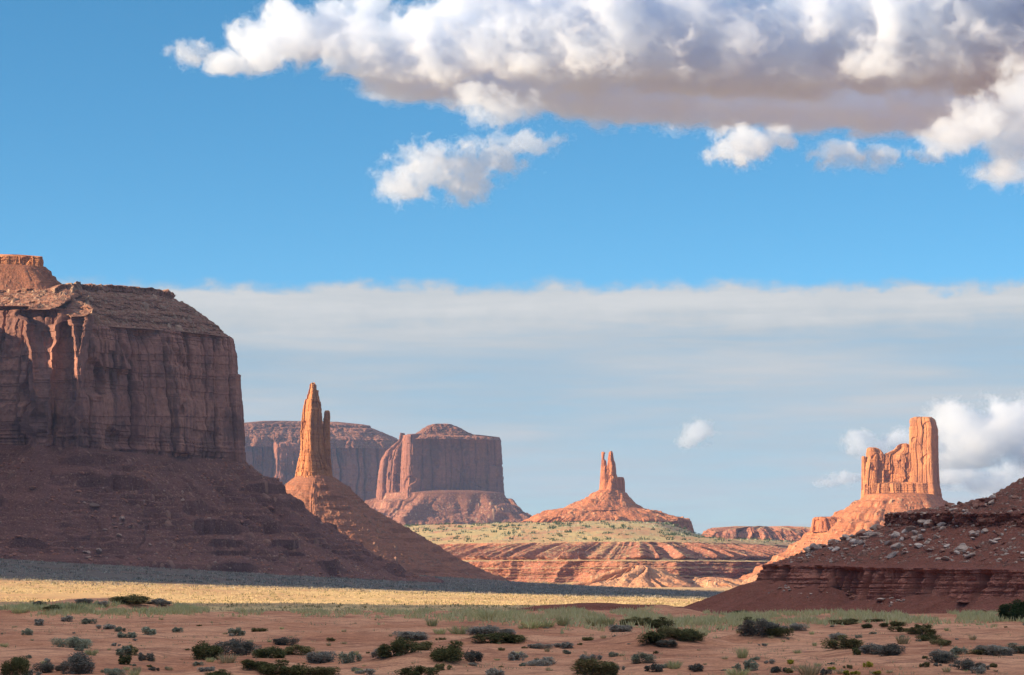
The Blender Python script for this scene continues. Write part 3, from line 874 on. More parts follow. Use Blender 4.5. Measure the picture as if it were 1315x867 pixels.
def terraces():
    def v(px, Y, step, D=60.0, pyt=697):
        return (X_(px, Y), Y, step, dict(D=D, e=0.0, k=1.0))
    verts = [v(380, 4100, 4.0), v(520, 3900, 2.0), v(575, 3800, 0.9), v(640, 3700, 0.9), v(700, 3640, 0.9), v(760, 3580, 0.9), v(830, 3560, 0.9), v(890, 3600, 0.9), v(940, 3720, 0.9), v(985, 3900, 1.0), v(1030, 4150, 1.2), v(1075, 4350, 2.0),
             v(1200, 4500, 8.0), v(1700, 5200, 30.0), v(1700, 7000, 40.0), v(-300, 7000, 40.0), v(-200, 4900, 20.0)]
    ol = Outline(verts, 1.0, 14.0)
    prof = [(190, -26), (135, -19), (110, -16.5), (92, -12), (84, -5), (82, 4), (77, 5.5), (75, 11.5), (74, 13), (52, 14.5), (48, 16), (6, 31), (1.0, 33.5), (0.2, 36), (-6, 37)]
    dd = np.array([p[0] for p in prof], float)
    zz = np.array([p[1] for p in prof], float)
    arc = np.concatenate([[0], np.cumsum(np.hypot(np.diff(dd) * 0.25, np.diff(zz)))])
    u = np.linspace(0, arc[-1], 230)
    rd, rz = np.interp(u, arc, dd), np.interp(u, arc, zz)
    P, N = loft(ol, [(d, np.full(ol.m, z), 8 + max(d, 0) * 0.3) for d, z in zip(rd, rz)])
    z = P[..., 2].copy()
    s = np.broadcast_to(ol.s, z.shape)
    x, y = P[..., 0], P[..., 1]
    # gullies: sharp spurs on the upper slope, deeper embayments on the lower cliff
    warp = 0.35 * pn(s / 60, z / 40, 0, 51)
    up = sstep(z, 13.8, 17) * (1 - sstep(z, 35, 36.5))
    hfrac = np.clip((36 - z) / 21, 0, 1)
    g1 = np.abs(pn(s / 25 + warp, 0.2, 0, 52)) + 0.4 * np.abs(pn(s / 13 + warp, 0.2, 0, 53))
    spur = (0.9 - 2.0 * g1)                                   # sharp crests
    P[..., 2] += up * np.clip(4 * hfrac * (1.1 - hfrac), 0, 1) * 7.0 * (spur - 0.25)
    push(P, N, up * (2 + 22 * hfrac) * spur)
    low = 1 - sstep(z, 12, 14)
    g2 = pn(s / 110, 0.4, 0, 54) + 0.5 * pn(s / 40, 0.4, 0, 55)
    push(P, N, low * (22 * g2 + 10 * (0.7 - 2 * np.abs(pn(s / 26 + warp, 0.1, z / 80, 56)))))
    push(P, N, 2.5 * np.round(2 * pn(x / 120, y / 120, z / 2.2, 57)) / 2 * low)
    push(P, N, 2.2 * fbm(x / 9, y / 9, z / 4, 4, 58) + up * 2.2 * np.round(2 * pn(x / 70, y / 70, z / 3.0, 62)) / 2 + up * 7 * (0.3 - np.abs(pn(s / 10 + warp, 0.7, 0, 63))))
    P[..., 2] += 0.5 * fbm(x / 12, y / 12, 0, 3, 59)
    grid_obj('terrace_slope', P, M_TERR, None, kind='structure')
    # the plateau behind the rim
    vx = np.array([w_[0] for w_ in verts[:13]])
    vy = np.array([w_[1] for w_ in verts[:13]])
    xs = np.linspace(-1300, 1700, 700)
    ye = np.interp(xs, vx, vy)
    ye = np.convolve(np.pad(ye, 6, mode='edge'), np.ones(13) / 13, 'valid') + 12
    dq = np.concatenate([np.linspace(-4, 900, 190), np.linspace(930, 3600, 40)])
    Xp = np.repeat(xs[None, :], len(dq), 0)
    Yp = ye[None, :] + dq[:, None]
    Zp = np.interp(dq, [-4, 0, 60, 350, 700, 1300, 3600], [35.5, 37, 40, 58, 72, 78, 80])[:, None] + np.zeros_like(Xp)
    Zp += 2.0 * fbm(Xp / 90, Yp / 90, 0, 4, 61) * sstep(dq, 5, 60)[:, None]
    pxp = CX + F * Xp / Yp
    Zp -= sstep(pxp, 840, 930) * 24 * sstep(dq, 60, 500)[:, None]
    P2 = np.stack([Xp, Yp, Zp], -1)
    grid_obj('plateau', P2, M_PLAT, None, closed=False, smooth=True, kind='structure')
    SURF['plateau'] = P2


terraces()


def badlands():
    Y = 3420.0
    cone('badland_hill', [(727, 814, 834), (731, 806, 846), (738, 786, 858), (744, 768, 872), (750, 748, 890), (756, 728, 905), (764, 700, 930)], Y, M_BAD, None, 4.6, 140, 900, 0.8, 1.6, 0.3, 81, 3.4, 0.3, 8.0, kind='structure')
    cone('badland_hill', [(742, 905, 922), (746, 892, 940), (750, 878, 958), (755, 860, 975), (762, 835, 1000)], Y, M_BAD, None, 5.0, 80, 600, 0.8, 1.6, 0.3, 82, 2.4, 0.3, 8.0, kind='structure')
    cone('badland_hill', [(731, 985, 1010), (738, 968, 1030), (746, 950, 1050), (755, 930, 1075)], Y, M_BAD, None, 5.0, 80, 600, 0.8, 1.6, 0.3, 83, 2.4, 0.3, 8.0, kind='structure')
    Y = 5200.0
    pinnacle('distant_rim', [(681, 912, 1060), (683, 905, 1075), (686, 903, 1085), (693, 896, 1100), (702, 885, 1120)], Y, M_TERR, None, 16.0, 70, 900, 0.45, 3.5, math.radians(12), 84, 0.9, 0.5, kind='structure')


badlands()





def ledge_hill():
    t = thing('ledge_hill', 'dark red hill with a ribbed cliff at its foot and boulders strewn over its slope', 'hill', (80, 500, -3))

    def v(px, Y, pyb, pyt, D, pyg, step):
        return (X_(px, Y), Y, step, dict(zb=Z_(pyb, Y), zt=Z_(pyt, Y), D=D, zg=Z_(pyg, Y)))

    def w(x, Y, zb, zt, D, zg, step=0.5):
        return (x, Y, step, dict(zb=zb, zt=zt, D=D, zg=zg))
    verts = [v(988, 512, 744, 725.5, 13, 783, 0.10), v(977, 483, 745, 725.5, 14, 785, 0.08), v(982, 479, 745, 725.5, 14, 785, 0.08), v(1000, 474, 746, 726, 13, 787, 0.085), v(1060, 458, 752, 727, 11, 788, 0.085), v(1095, 452, 764, 729, 7, 788, 0.085), v(1140, 444, 769, 730, 6, 788, 0.085), v(1200, 432, 762, 731, 8, 790, 0.085), v(1260, 420, 768, 732, 7, 791, 0.085),
             v(1330, 405, 764, 733, 9, 794, 0.085), v(1420, 385, 764, 733, 9, 796, 0.2), w(120, 350, -3, 0.4, 9, -5, 0.6), w(260, 350, -3, 0.4, 9, -5, 1.5), w(300, 620, -3, 1, 9, -6, 2.0), w(150, 700, -3, 1, 12, -7, 1.5), w(62, 600, -3, 1, 14, -7, 0.6)]
    ol = Outline(verts, 0.1, 0.7)
    zb, zt, zg = ol.a('zb'), ol.a('zt'), ol.a('zg')
    # red earth fans below the cliff
    rows = talus_rows(ol, 130, 1.2, 1.25, 0.5)
    P, N = loft(ol, rows)
    s = np.broadcast_to(ol.s, P.shape[:2])
    tt = np.linspace(1.12, 0, 130)[:, None]
    fan = np.abs(pn(s / 7, 0.2, 0, 92)) * 1.8 + 0.5 * np.abs(pn(s / 3.2, 0.4, 0, 93))
    bell = np.clip(4 * tt * (1.12 - tt), 0, 1)
    P[..., 2] += bell * (0.9 - 1.3 * fan) * 0.9 + bell * 0.10 * fbm(P[..., 0] / 0.8, P[..., 1] / 0.8, 0, 4, 94)
    FAN = P.copy()
    grid_obj('earth_fan', P, M_HILL, t, smooth=True)
    # ribbed, thinly bedded cliff
    n = 190
    rows = [(0.6 - f * 1.3 - 0.0, zb - 0.8 + (zt - zb + 0.8) * f, 0.0) for f in np.linspace(0, 1, n)]
    P, N = loft(ol, rows)
    x, y, z = P[..., 0], P[..., 1], P[..., 2]
    f = np.linspace(0, 1, n)[:, None]
    sw = s[:1] + 0.5 * pn(s[:1] / 1.3, z / 2.0, 0, 95)
    a1 = np.abs(pn(sw / 2.9, 0.6, z / 30, 96))
    notch = 1 - sstep(a1, 0.06, 0.30)                # clefts between the ribs
    lip = sstep(f, 0.82, 0.95)
    deep = 1.7 + 2.2 * sstep(pn(s[:1] / 14, 0.2, 0, 108), -0.2, 0.4)
    d = -deep * notch * (1 - 0.75 * lip) + 1.1 * (a1 - 0.3)
    d += 0.55 * (np.abs(pn(sw / 0.9, 0.1, z / 9, 97)) - 0.25) * (1 - lip)
    d += 0.9 * (1 - f) ** 2 * 0.6
    bed = pn(x / 40, y / 40, z / 0.42, 98) + 0.6 * pn(x / 25, y / 25, z / 0.17, 99)
    d += 0.42 * np.round(bed * 2.5) / 2.5
    d += 0.30 * np.round(2.5 * pn(x / 1.0, y / 1.0, z / 0.8, 100)) / 2.5 + 0.12 * fbm(x / 0.5, y / 0.5, z / 0.4, 3, 101)
    d += 0.22 * sstep(f, 0.90, 0.93)                 # hard overhanging lip
    push(P, N, d)
    grid_obj('ribbed_cliff', P, M_HILLC, t)
    top = P[-1].copy()
    # slope with rubble, upper ledge, bench, hillside
    zs = [0, 0.15, 0.4, 2.6, 6.2, 6.5, 8.3, 8.5, 9.6, 11.2, 15.4, 24, 40]
    dd = [0, 1.0, 2.0, 9.0, 19.5, 19.8, 20.1, 21, 30, 36, 43, 57, 90]
    tt = np.concatenate([np.linspace(0, 19.4, 170), np.linspace(19.6, 20.4, 46), np.linspace(20.6, 46, 130), np.linspace(47, 90, 30)])
    rows = [(-0.7 - q, zt + np.interp(q, dd, zs), 0.55 * q) for q in tt]
    P, N = loft(ol, rows)
    P[0] = top
    q = tt[:, None]
    x, y, z = P[..., 0], P[..., 1], P[..., 2]
    fade = sstep(q, 0.3, 3)
    led = sstep(q, 19.0, 19.8) * (1 - sstep(q, 21, 24))
    push(P, N, led * (0.8 * fbm(x / 3, y / 3, z / 2, 3, 103) + 0.5 * np.round(2 * pn(x / 1.2, y / 1.2, z / 0.5, 104)) / 2 + 0.5 * np.abs(pn(x / 0.8, y / 0.8, z / 3, 107))))
    P[..., 2] += fade * (1 - led) * (0.35 * fbm(x / 4, y / 4, 0, 4, 105) + 0.12 * fbm(x / 0.7, y / 0.7, 0, 3, 106))
    hb1, ht1 = blocks(x, y, 1.3, 0.5, 330)
    hb2, ht2 = blocks(x, y, 0.6, 0.6, 331)
    cl = sstep(fbm(x / 7, y / 7, 0, 3, 332), -0.2, 0.3) * fade * (1 - led)
    P[..., 2] += np.maximum(hb1, hb2) * cl * 0.9
    hst = np.where(hb1 > hb2, ht1, ht2) * (cl > 0.3)
    grid_obj('slope', close_in(P), M_HILL, t, stone=np.concatenate([hst, np.zeros((2, ol.m))], 0))
    SURF['hill'] = P
    SURF['fan'] = FAN
    return t


ledge_hill()
Y = 345.0
cone('low_ridge', [(776.5, 728, 800), (778, 700, 850), (782, 668, 892), (788, 640, 930), (800, 600, 980)], Y, M_HILL, None, 0.8, 60, 900, 0.5, 2.2, 0.2, 111, 0.3, 0.2, 0.8, rubble=0.0, kind='structure')


def added_shade_mesa():
    """unseen mesa added at the left to cast shade over the foreground and the hill"""
    t = None
    def w(x, Y, step=8.0):
        return (x, Y, step, dict(zb=60.0, zt=150.0, D=100.0, zg=-12.0))
    ol = Outline([w(-400, -700), w(-400, 250), w(-420, 520), w(-520, 640), w(-900, 640), w(-950, -700)], 2.0, 20.0)  # added outline, sized so its shadow covers the foreground
    P, N = loft(ol, talus_rows(ol, 40))
    grid_obj('added_shade_terrain', P, M_TALUS, t, kind='structure')
    zb, zt = ol.a('zb'), ol.a('zt')
    P, N = loft(ol, [(-5 * f, zb + (zt - zb) * f, 0.0) for f in np.linspace(-0.03, 1, 40)])
    push(P, N, cliff_disp(P, 12.0, 120))
    grid_obj('added_shade_terrain', P, M_CLIFF, t, kind='structure')
    P2, N = loft(ol, [(-5 - q, zt + 0.15 * q, q) for q in np.linspace(0, 180, 12)])
    P2[0] = P[-1]
    grid_obj('added_shade_terrain', close_in(P2), M_CAP, t, kind='structure')


added_shade_mesa()


# ------------------------------------------------------------------ haze
def haze():
    m = bpy.data.materials.new('haze_air')
    m.use_nodes = True
    N = Nodes(m.node_tree)
    v = N.n('ShaderNodeVolumePrincipled', {'Color': (0.36, 0.56, 1.0, 1.0), 'Density': 2.6e-5, 'Anisotropy': 0.2})
    N.n('ShaderNodeOutputMaterial', {'Volume': v.outputs[0]})
    x0, x1, y0, y1, z0, z1 = -9000, 9000, -1500, 13500, -60, 420
    V = [(x, y, z) for z in (z0, z1) for y in (y0, y1) for x in (x0, x1)]
    Q = [(0, 2, 3, 1), (4, 5, 7, 6), (0, 1, 5, 4), (2, 6, 7, 3), (0, 4, 6, 2), (1, 3, 7, 5)]
    link('haze', raw_mesh('haze', np.array(V, float), np.array(Q)), m, None, kind='stuff')


haze()


# ------------------------------------------------------------------ clouds: real cumulus bodies far beyond the haze
def cloud_material(name, density, tint=(0.81, 0.878, 0.972, 1.0)):
    m = bpy.data.materials.new(name)
    m.use_nodes = True
    N = Nodes(m.node_tree)
    v = N.n('ShaderNodeVolumePrincipled', {'Color': tint, 'Density': density, 'Anisotropy': 0.3})
    N.n('ShaderNodeOutputMaterial', {'Volume': v.outputs[0]})
    return m


def cloud(label, blobs, Y, vox, mat, seed, lump=42.0, amp=0.75, iso=0.30, flat=0.0, base=None):
    """blobs: (px, py, rx, ry[, depth shift]) in photo pixels at distance Y; a voxel field turned into one closed skin"""
    try:
        import openvdb
    except ImportError:
        return None
    k = Y / F
    B = np.array([(b[0], b[1], b[2], b[3], b[4] if len(b) > 4 else 0.0) for b in blobs], float)
    mar = 30.0
    x0, x1 = (B[:, 0] - B[:, 2]).min() - mar, (B[:, 0] + B[:, 2]).max() + mar
    y0, y1 = (B[:, 1] - B[:, 3]).min() - mar, (B[:, 1] + B[:, 3]).max() + mar
    dep = np.minimum(B[:, 2], B[:, 3] * 1.5) * 1.1
    d0, d1 = (B[:, 4] - dep).min() - mar, (B[:, 4] + dep).max() + mar
    gx, gy, gd = np.arange(x0, x1, vox), np.arange(y0, y1, vox), np.arange(d0, d1, vox)
    Xg, Dg, Yg = np.meshgrid(gx, gd, gy, indexing='ij')
    f = np.full(Xg.shape, -9.0, np.float32)
    for (bx, by, rx, ry, bd), dd in zip(B, dep):
        dy = (Yg - by) / ry
        dy = np.where(dy > 0, dy * (1 + flat), dy)
        f = np.maximum(f, (1.0 - np.sqrt(((Xg - bx) / rx) ** 2 + dy ** 2 + ((Dg - bd) / dd) ** 2)).astype(np.float32))
    near = np.abs(f) < 1.15
    near &= f > -0.9
    px, pd, py = Xg[near], Dg[near], Yg[near]
    wx = 0.35 * pn(px / lump, pd / lump, py / lump, seed + 30)
    n = 0.75 * pn(px / lump + wx, pd / lump, py / lump + wx, seed)
    a, sc = 0.62, lump / 2.1
    for o in range(5):
        n = n + a * (0.42 - 1.15 * np.abs(pn(px / sc + wx, pd / sc, py / sc, seed + 1 + o)))
        a *= 0.68
        sc /= 2.05
    f[near] += (amp * n).astype(np.float32)
    if base is not None:                                # the flat base where the air condenses: one level in the world
        bx = np.interp(Xg, [b[0] for b in base], [b[1] for b in base]) + 9.0 * pn(Xg / 70.0, Dg / 70.0, 0.0, seed + 40) + 9.0 * pn(Xg / 24.0, Dg / 24.0, Yg / 24.0, seed + 41)
        f = np.minimum(f, iso + (bx - Yg) / 26.0)
    f[0], f[-1], f[:, 0], f[:, -1], f[:, :, 0], f[:, :, -1] = -1, -1, -1, -1, -1, -1
    # a thin ragged outer veil with a denser core inside it, so the rim of the cloud thins out into the air
    cen = None
    root = None
    for nm, cut, m in (('cloud', -0.13, M_VEIL), ('core', 0.07, mat)):
        g = openvdb.FloatGrid(-1.0)
        ff = f - iso - cut
        if nm == 'cloud':
            ff[near] += (0.20 * pn(px / 7.0, pd / 7.0, py / 7.0, seed + 50) + 0.12 * pn(px / 3.6, pd / 3.6, py / 3.6, seed + 51)).astype(np.float32)
        ff[0], ff[-1], ff[:, 0], ff[:, -1], ff[:, :, 0], ff[:, :, -1] = -1, -1, -1, -1, -1, -1
        g.copyFromArray(np.ascontiguousarray(ff, np.float32))
        P, Q = g.convertToQuads(isovalue=0.0)
        if len(Q) == 0:
            continue
        P = np.asarray(P, float)
        xp, dp, yp = x0 + P[:, 0] * vox, d0 + P[:, 1] * vox, y0 + P[:, 2] * vox
        V = np.stack([(xp - CX) * k, Y + dp * k, (HY - yp) * k], -1)
        if cen is None:
            cen = V.mean(0)
        o = link(nm, raw_mesh(nm, V - cen, np.asarray(Q), True), m, root)
        if root is None:
            root = o
            o.location = cen
            o['label'] = label
            o['category'] = 'cloud'
    return root


M_VEIL = cloud_material('cloud_veil', 0.0035)
M_CLOUD = cloud_material('cloud_body', 0.013)
M_FARC = cloud_material('cloud_far', 0.0060, (0.93, 0.945, 0.965, 1.0))
M_WISP = cloud_material('cloud_wisp', 0.008)

cloud('huge white and grey cumulus cloud stretched along the top of the sky', [
    (290, 76, 26, 18), (335, 58, 42, 30), (385, 42, 50, 38), (430, 30, 44, 36), (462, 8, 36, 20), (475, 78, 54, 34, -20), (525, 82, 56, 42), (565, 60, 66, 52, -30), (530, 95, 60, 40, 60),
    (625, 45, 72, 60, -60), (695, 55, 84, 74, -70), (640, 90, 80, 50, 90), (770, 60, 96, 84, -80), (740, 100, 100, 56, 120), (855, 70, 96, 76, -70), (860, 110, 110, 56, 160), (935, 84, 100, 66, -60), (960, 120, 120, 56, 200),
    (1015, 84, 100, 66, -60), (1085, 50, 92, 100, -100), (1060, 120, 130, 60, 200), (1165, 40, 110, 120, -120), (1170, 115, 130, 64, 210), (1255, 35, 120, 125, -120), (1270, 115, 130, 64, 180), (1345, 45, 120, 120, -100)],
    9000.0, 2.8, M_CLOUD, 201, 48.0, 0.98, 0.22, 0.0, [(250, 92), (440, 104), (600, 118), (760, 126), (1000, 126), (1400, 134)])
cloud('ragged cloud bank hanging below the right end of the huge cumulus', [(1225, 172, 36, 26), (1262, 160, 44, 30), (1300, 190, 40, 36), (1290, 212, 34, 22), (1330, 150, 50, 60)], 8200.0, 2.2, M_WISP, 230, 28.0, 1.2, 0.28)
cloud('torn slanting cloud below the middle of the huge cumulus', [(525, 232, 34, 24), (560, 215, 44, 26), (600, 236, 30, 22), (625, 203, 46, 20), (672, 184, 42, 14)], 8600.0, 1.6, M_WISP, 240, 22.0, 1.25, 0.33)
cloud('small loose wisp between the huge cumulus and the slanting cloud', [(640, 140, 34, 18), (610, 122, 26, 14), (668, 132, 22, 12)], 8400.0, 1.6, M_WISP, 245, 22.0, 1.3, 0.22)
cloud('tiny cloud off the left tip of the huge cumulus', [(243, 68, 26, 14)], 8800.0, 1.4, M_WISP, 250, 16.0, 1.15, 0.30)
cloud('small bright cloud with a tail, alone under the grey cloud base', [(955, 187, 36, 22), (990, 180, 26, 16), (1006, 166, 14, 12)], 8300.0, 1.5, M_CLOUD, 255, 22.0, 1.15, 0.30)
cloud('small dull oval cloud right of the bright one with a tail', [(1075, 198, 32, 16)], 8300.0, 1.4, M_WISP, 260, 18.0, 1.15, 0.30)
cloud('small thin torn cloud right of the dull oval one', [(1132, 200, 28, 13), (1120, 210, 14, 10)], 8300.0, 1.4, M_WISP, 265, 15.0, 1.15, 0.30)
cloud('faint streak of cloud beneath the ragged bank', [(1195, 200, 22, 9)], 8300.0, 1.4, M_WISP, 268, 12.0, 1.15, 0.30)
cloud('little puff of cloud above the horned red butte', [(897, 556, 20, 15), (884, 567, 16, 10)], 15000.0, 1.2, M_WISP, 270, 13.0, 0.8, 0.28)
cloud('tall white heap of cloud right of the castle butte tower', [(1218, 545, 34, 28), (1255, 565, 56, 40), (1300, 556, 56, 42), (1345, 570, 60, 50), (1230, 592, 60, 20)], 16000.0, 1.6, M_FARC, 275, 26.0, 0.62, 0.22, 0.4)
cloud('grey low shelf of cloud under the white heap', [(1230, 612, 60, 14), (1290, 622, 70, 16), (1340, 612, 50, 20)], 16500.0, 1.6, M_FARC, 280, 24.0, 0.7, 0.24)
cloud('rounded cloud puff left of the castle butte wall', [(1103, 570, 22, 16), (1125, 578, 22, 12), (1155, 566, 22, 14)], 16000.0, 1.3, M_WISP, 285, 15.0, 0.7, 0.26)
cloud('small low puff of cloud left of the castle butte foot', [(1088, 615, 22, 9), (1064, 621, 18, 6)], 16000.0, 1.2, M_WISP, 290, 11.0, 0.8, 0.26)


# ------------------------------------------------------------------ boulders
def rock_mesh(seed, flat=0.7):
    """an angular block: a sphere cut by random planes, facets left hard"""
    import bmesh
    r = np.random.RandomState(seed)
    bm = bmesh.new()
    bmesh.ops.create_icosphere(bm, subdivisions=3, radius=1.0)
    V = np.array([v.co[:] for v in bm.verts])
    for _ in range(11):
        n = r.normal(size=3)
        n /= np.linalg.norm(n)
        h = 0.45 + 0.35 * r.rand()
        d = V @ n - h
        V -= np.maximum(d, 0)[:, None] * n
    V[:, 2] *= flat
    V += 0.03 * r.normal(size=V.shape) * 0.5
    for v, c in zip(bm.verts, V):
        v.co = c
    me = bpy.data.meshes.new('boulder')
    bm.to_mesh(me)
    bm.free()
    return me


def rock_material(name, a, b):
    m, N = new_mat(name)
    pos = N.n('ShaderNodeNewGeometry').outputs['Position']
    rnd = N.n('ShaderNodeObjectInfo').outputs['Random']
    n = N.noise(N.mapping(pos, (2.5, 2.5, 4.0)), 1.0, 5, 0.65)
    c = N.mix(rnd, a, b)
    c = N.mix(1.0, c, N.ramp(n, [(0.3, 0.7), (0.7, 1.15)]), 'MULTIPLY')
    finish(N, c, 0.95, n, 0.1, 0.8)
    return m


M_PALE = rock_material('boulder_pale', (0.50, 0.35, 0.27), (0.64, 0.50, 0.42))
M_DULL = rock_material('boulder_dull', (0.34, 0.21, 0.165), (0.44, 0.29, 0.23))
M_REDR = rock_material('boulder_red', (0.30, 0.125, 0.085), (0.38, 0.19, 0.135))
ROCKS = [rock_mesh(500 + i, 0.55 + 0.1 * (i % 4)) for i in range(8)]
for me in ROCKS:
    me.materials.append(M_PALE)


class Picker:
    """finds the point of a built surface that the camera sees nearest to a photo pixel"""
    def __init__(self, P):
        d = P.reshape(-1, 3)
        d = d[(d[:, 1] > 50)]
        px, py = CX + F * d[:, 0] / d[:, 1], HY - F * d[:, 2] / d[:, 1]
        k = (px > -40) & (px < 1360) & (py > 300) & (py < 900)
        self.p, self.px, self.py = d[k], px[k], py[k]

    def __call__(self, px, py):
        e = (self.px - px) ** 2 + (self.py - py) ** 2
        near = np.where(e < e.min() + 1.5)[0]
        return self.p[near[np.argmin(self.p[near, 1])]]


def boulder(p, w, mat, label, group, i, h=0.8, rng=random.Random(5)):
    o = bpy.data.objects.new('boulder', ROCKS[i % len(ROCKS)])
    COL.objects.link(o)
    o.material_slots[0].link = 'OBJECT'
    o.material_slots[0].material = mat
    s = w * 0.5
    o.scale = (s, s * rng.uniform(0.7, 1.1), s * h * rng.uniform(0.75, 1.2))
    o.rotation_euler = (rng.uniform(-0.35, 0.35), rng.uniform(-0.35, 0.35), rng.uniform(0, 6.28))
    o.location = (p[0], p[1], p[2] + 0.18 * s)
    o['label'] = label
    o['category'] = 'boulder'
    if group:
        o['group'] = group
    return o


def hill_boulders():
    pick = Picker(SURF['hill'])
    rng = random.Random(77)
    G = 'boulders on the ledge hill'
    # clusters: (px, py, spread x, spread y, count, min px, max px, pale share)
    clusters = [(1060, 698, 26, 12, 34, 4, 13, 0.7), (1103, 688, 24, 14, 36, 4, 15, 0.6), (1160, 692, 30, 14, 30, 4, 15, 0.7), (1195, 675, 22, 8, 16, 5, 16, 0.35), (1225, 705, 34, 12, 24, 4, 14, 0.75),
                (1275, 690, 34, 16, 22, 4, 15, 0.5), (1300, 715, 24, 8, 10, 4, 11, 0.7), (1040, 716, 24, 4, 8, 3, 8, 0.6), (1255, 650, 44, 7, 22, 5, 16, 0.1), (1225, 655, 14, 3, 10, 5, 13, 0.1), (1290, 635, 20, 8, 8, 4, 10, 0.1), (1190, 660, 24, 3, 8, 4, 9, 0.15)]
    i = 0
    for cx, cy, sx, sy, n, a, b, pale in clusters:
        for _ in range(n):
            px, py = rng.gauss(cx, sx * 0.6), rng.gauss(cy, sy * 0.6)
            if px > 1325 or py > 724 or px < 1000:
                continue
            p = pick(px, py)
            w = 1.3 * (a + (b - a) * rng.random() ** 1.7) * p[1] / F
            isp = rng.random() < pale + 0.12
            top = p[2] > Z_(668, p[1])
            lab = ('dark red boulder lying on the bench above the upper ledge of the dark red hill' if top and not isp else
                   'pale stone boulder lying on the bench above the upper ledge of the dark red hill' if top else
                   'pale stone boulder in the rubble between the two ledges of the dark red hill' if isp else
                   'red stone boulder in the rubble between the two ledges of the dark red hill')
            boulder(p, w, M_PALE if isp else M_REDR, lab, G, i, 0.8, rng)
            i += 1
    fan = Picker(SURF['fan'])
    boulder(fan(1146, 763), 26 * 0.117, M_PALE, 'big tilted pale slab leaning on the rubble at the foot of the ribbed cliff', None, 2, 0.5, rng).rotation_euler = (0.1, -0.55, 0.2)
    boulder(fan(1132, 771), 18 * 0.117, M_PALE, 'long flat pale slab lying in front of the big tilted slab', None, 5, 0.4, rng)
    boulder(fan(1263, 785), 12 * 0.112, M_REDR, 'round dark boulder alone on the earth at the right foot of the ribbed cliff', None, 1, 1.0, rng)
    for (cx, cy, sx, sy, n, a, b, pale, lab) in ((1150, 772, 16, 6, 16, 3, 9, 0.6, 'broken stone in the heap around the big tilted slab'), (1096, 764, 10, 8, 12, 4, 12, 0.25, 'broken stone in the heap left of the big tilted slab'),
                                             (1004, 755, 12, 4, 8, 3, 7, 0.9, 'small pale stone on the red earth under the left end of the ribbed cliff'), (1030, 762, 30, 5, 6, 3, 5, 0.7, 'small stone on the red earth fans between the heaps')):
        for _ in range(n):
            p = fan(rng.gauss(cx, sx * 0.6), rng.gauss(cy, sy * 0.6))
            boulder(p, (a + (b - a) * rng.random() ** 1.5) * p[1] / F, M_PALE if rng.random() < pale else M_REDR, lab, 'fallen stones at the cliff foot', i, 0.7, rng)
            i += 1


hill_boulders()


def rubble(name, P, n, cen, mat, lo, hi, seed, cond):
    """stones too many to count, one mesh"""
    r = np.random.RandomState(seed)
    D = P.reshape(-1, 3)
    D = D[D[:, 1] > 50]
    px, py = CX + F * D[:, 0] / D[:, 1], HY - F * D[:, 2] / D[:, 1]
    D = D[cond(px, py)]
    w = np.clip(fbm(D[:, 0] / cen, D[:, 1] / cen, D[:, 2] / cen, 3, seed) + 0.25, 0.0, 1) + 0.02
    idx = r.choice(len(D), n, p=w / w.sum())
    base = np.array([v.co[:] for v in ROCK_LOW.vertices])
    fac = np.array([p.vertices[:] for p in ROCK_LOW.polygons])
    V, Q = [], []
    for k, i in enumerate(idx):
        s = (lo + (hi - lo) * r.rand() ** 3) * 0.5
        a = r.rand() * 6.28
        R = np.array([[math.cos(a), -math.sin(a), 0], [math.sin(a), math.cos(a), 0], [0, 0, 1]])
        V.append((base * (1 + 0.25 * r.normal(size=base.shape))) @ R.T * s * np.array([1, 0.8, 0.7]) + D[i] + np.array([0, 0, 0.1 * s]))
        Q.append(fac + k * len(base))
    return link(name, raw_mesh(name, np.concatenate(V), np.concatenate(Q)), mat, None, kind='stuff')


def _low():
    import bmesh
    bm = bmesh.new()
    bmesh.ops.create_icosphere(bm, subdivisions=1, radius=1.0)
    me = bpy.data.meshes.new('stone')
    bm.to_mesh(me)
    bm.free()
    return me


ROCK_LOW = _low()
rubble('rubble', SURF['hill'], 2000, 4.0, M_PALE, 0.15, 0.75, 901, lambda px, py: (px > 990) & (px < 1330) & (py > 615) & (py < 724))
rubble('rubble', SURF['hill'], 1800, 3.0, M_REDR, 0.15, 0.8, 902, lambda px, py: (px > 990) & (px < 1330) & (py > 615) & (py < 724))
rubble('rubble', SURF['fan'], 260, 3.0, M_REDR, 0.1, 0.4, 903, lambda px, py: (px > 870) & (px < 1330) & (py > 735) & (py < 800))
rubble('rubble', SURF['mesa_talus'], 1500, 30.0, M_REDR, 0.8, 3.0, 904, lambda px, py: (px > -20) & (px < 640) & (py > 590) & (py < 745))
rubble('rubble', SURF['mesa_talus'], 350, 30.0, M_DULL, 0.8, 2.6, 905, lambda px, py: (px > -20) & (px < 640) & (py > 600) & (py < 745))


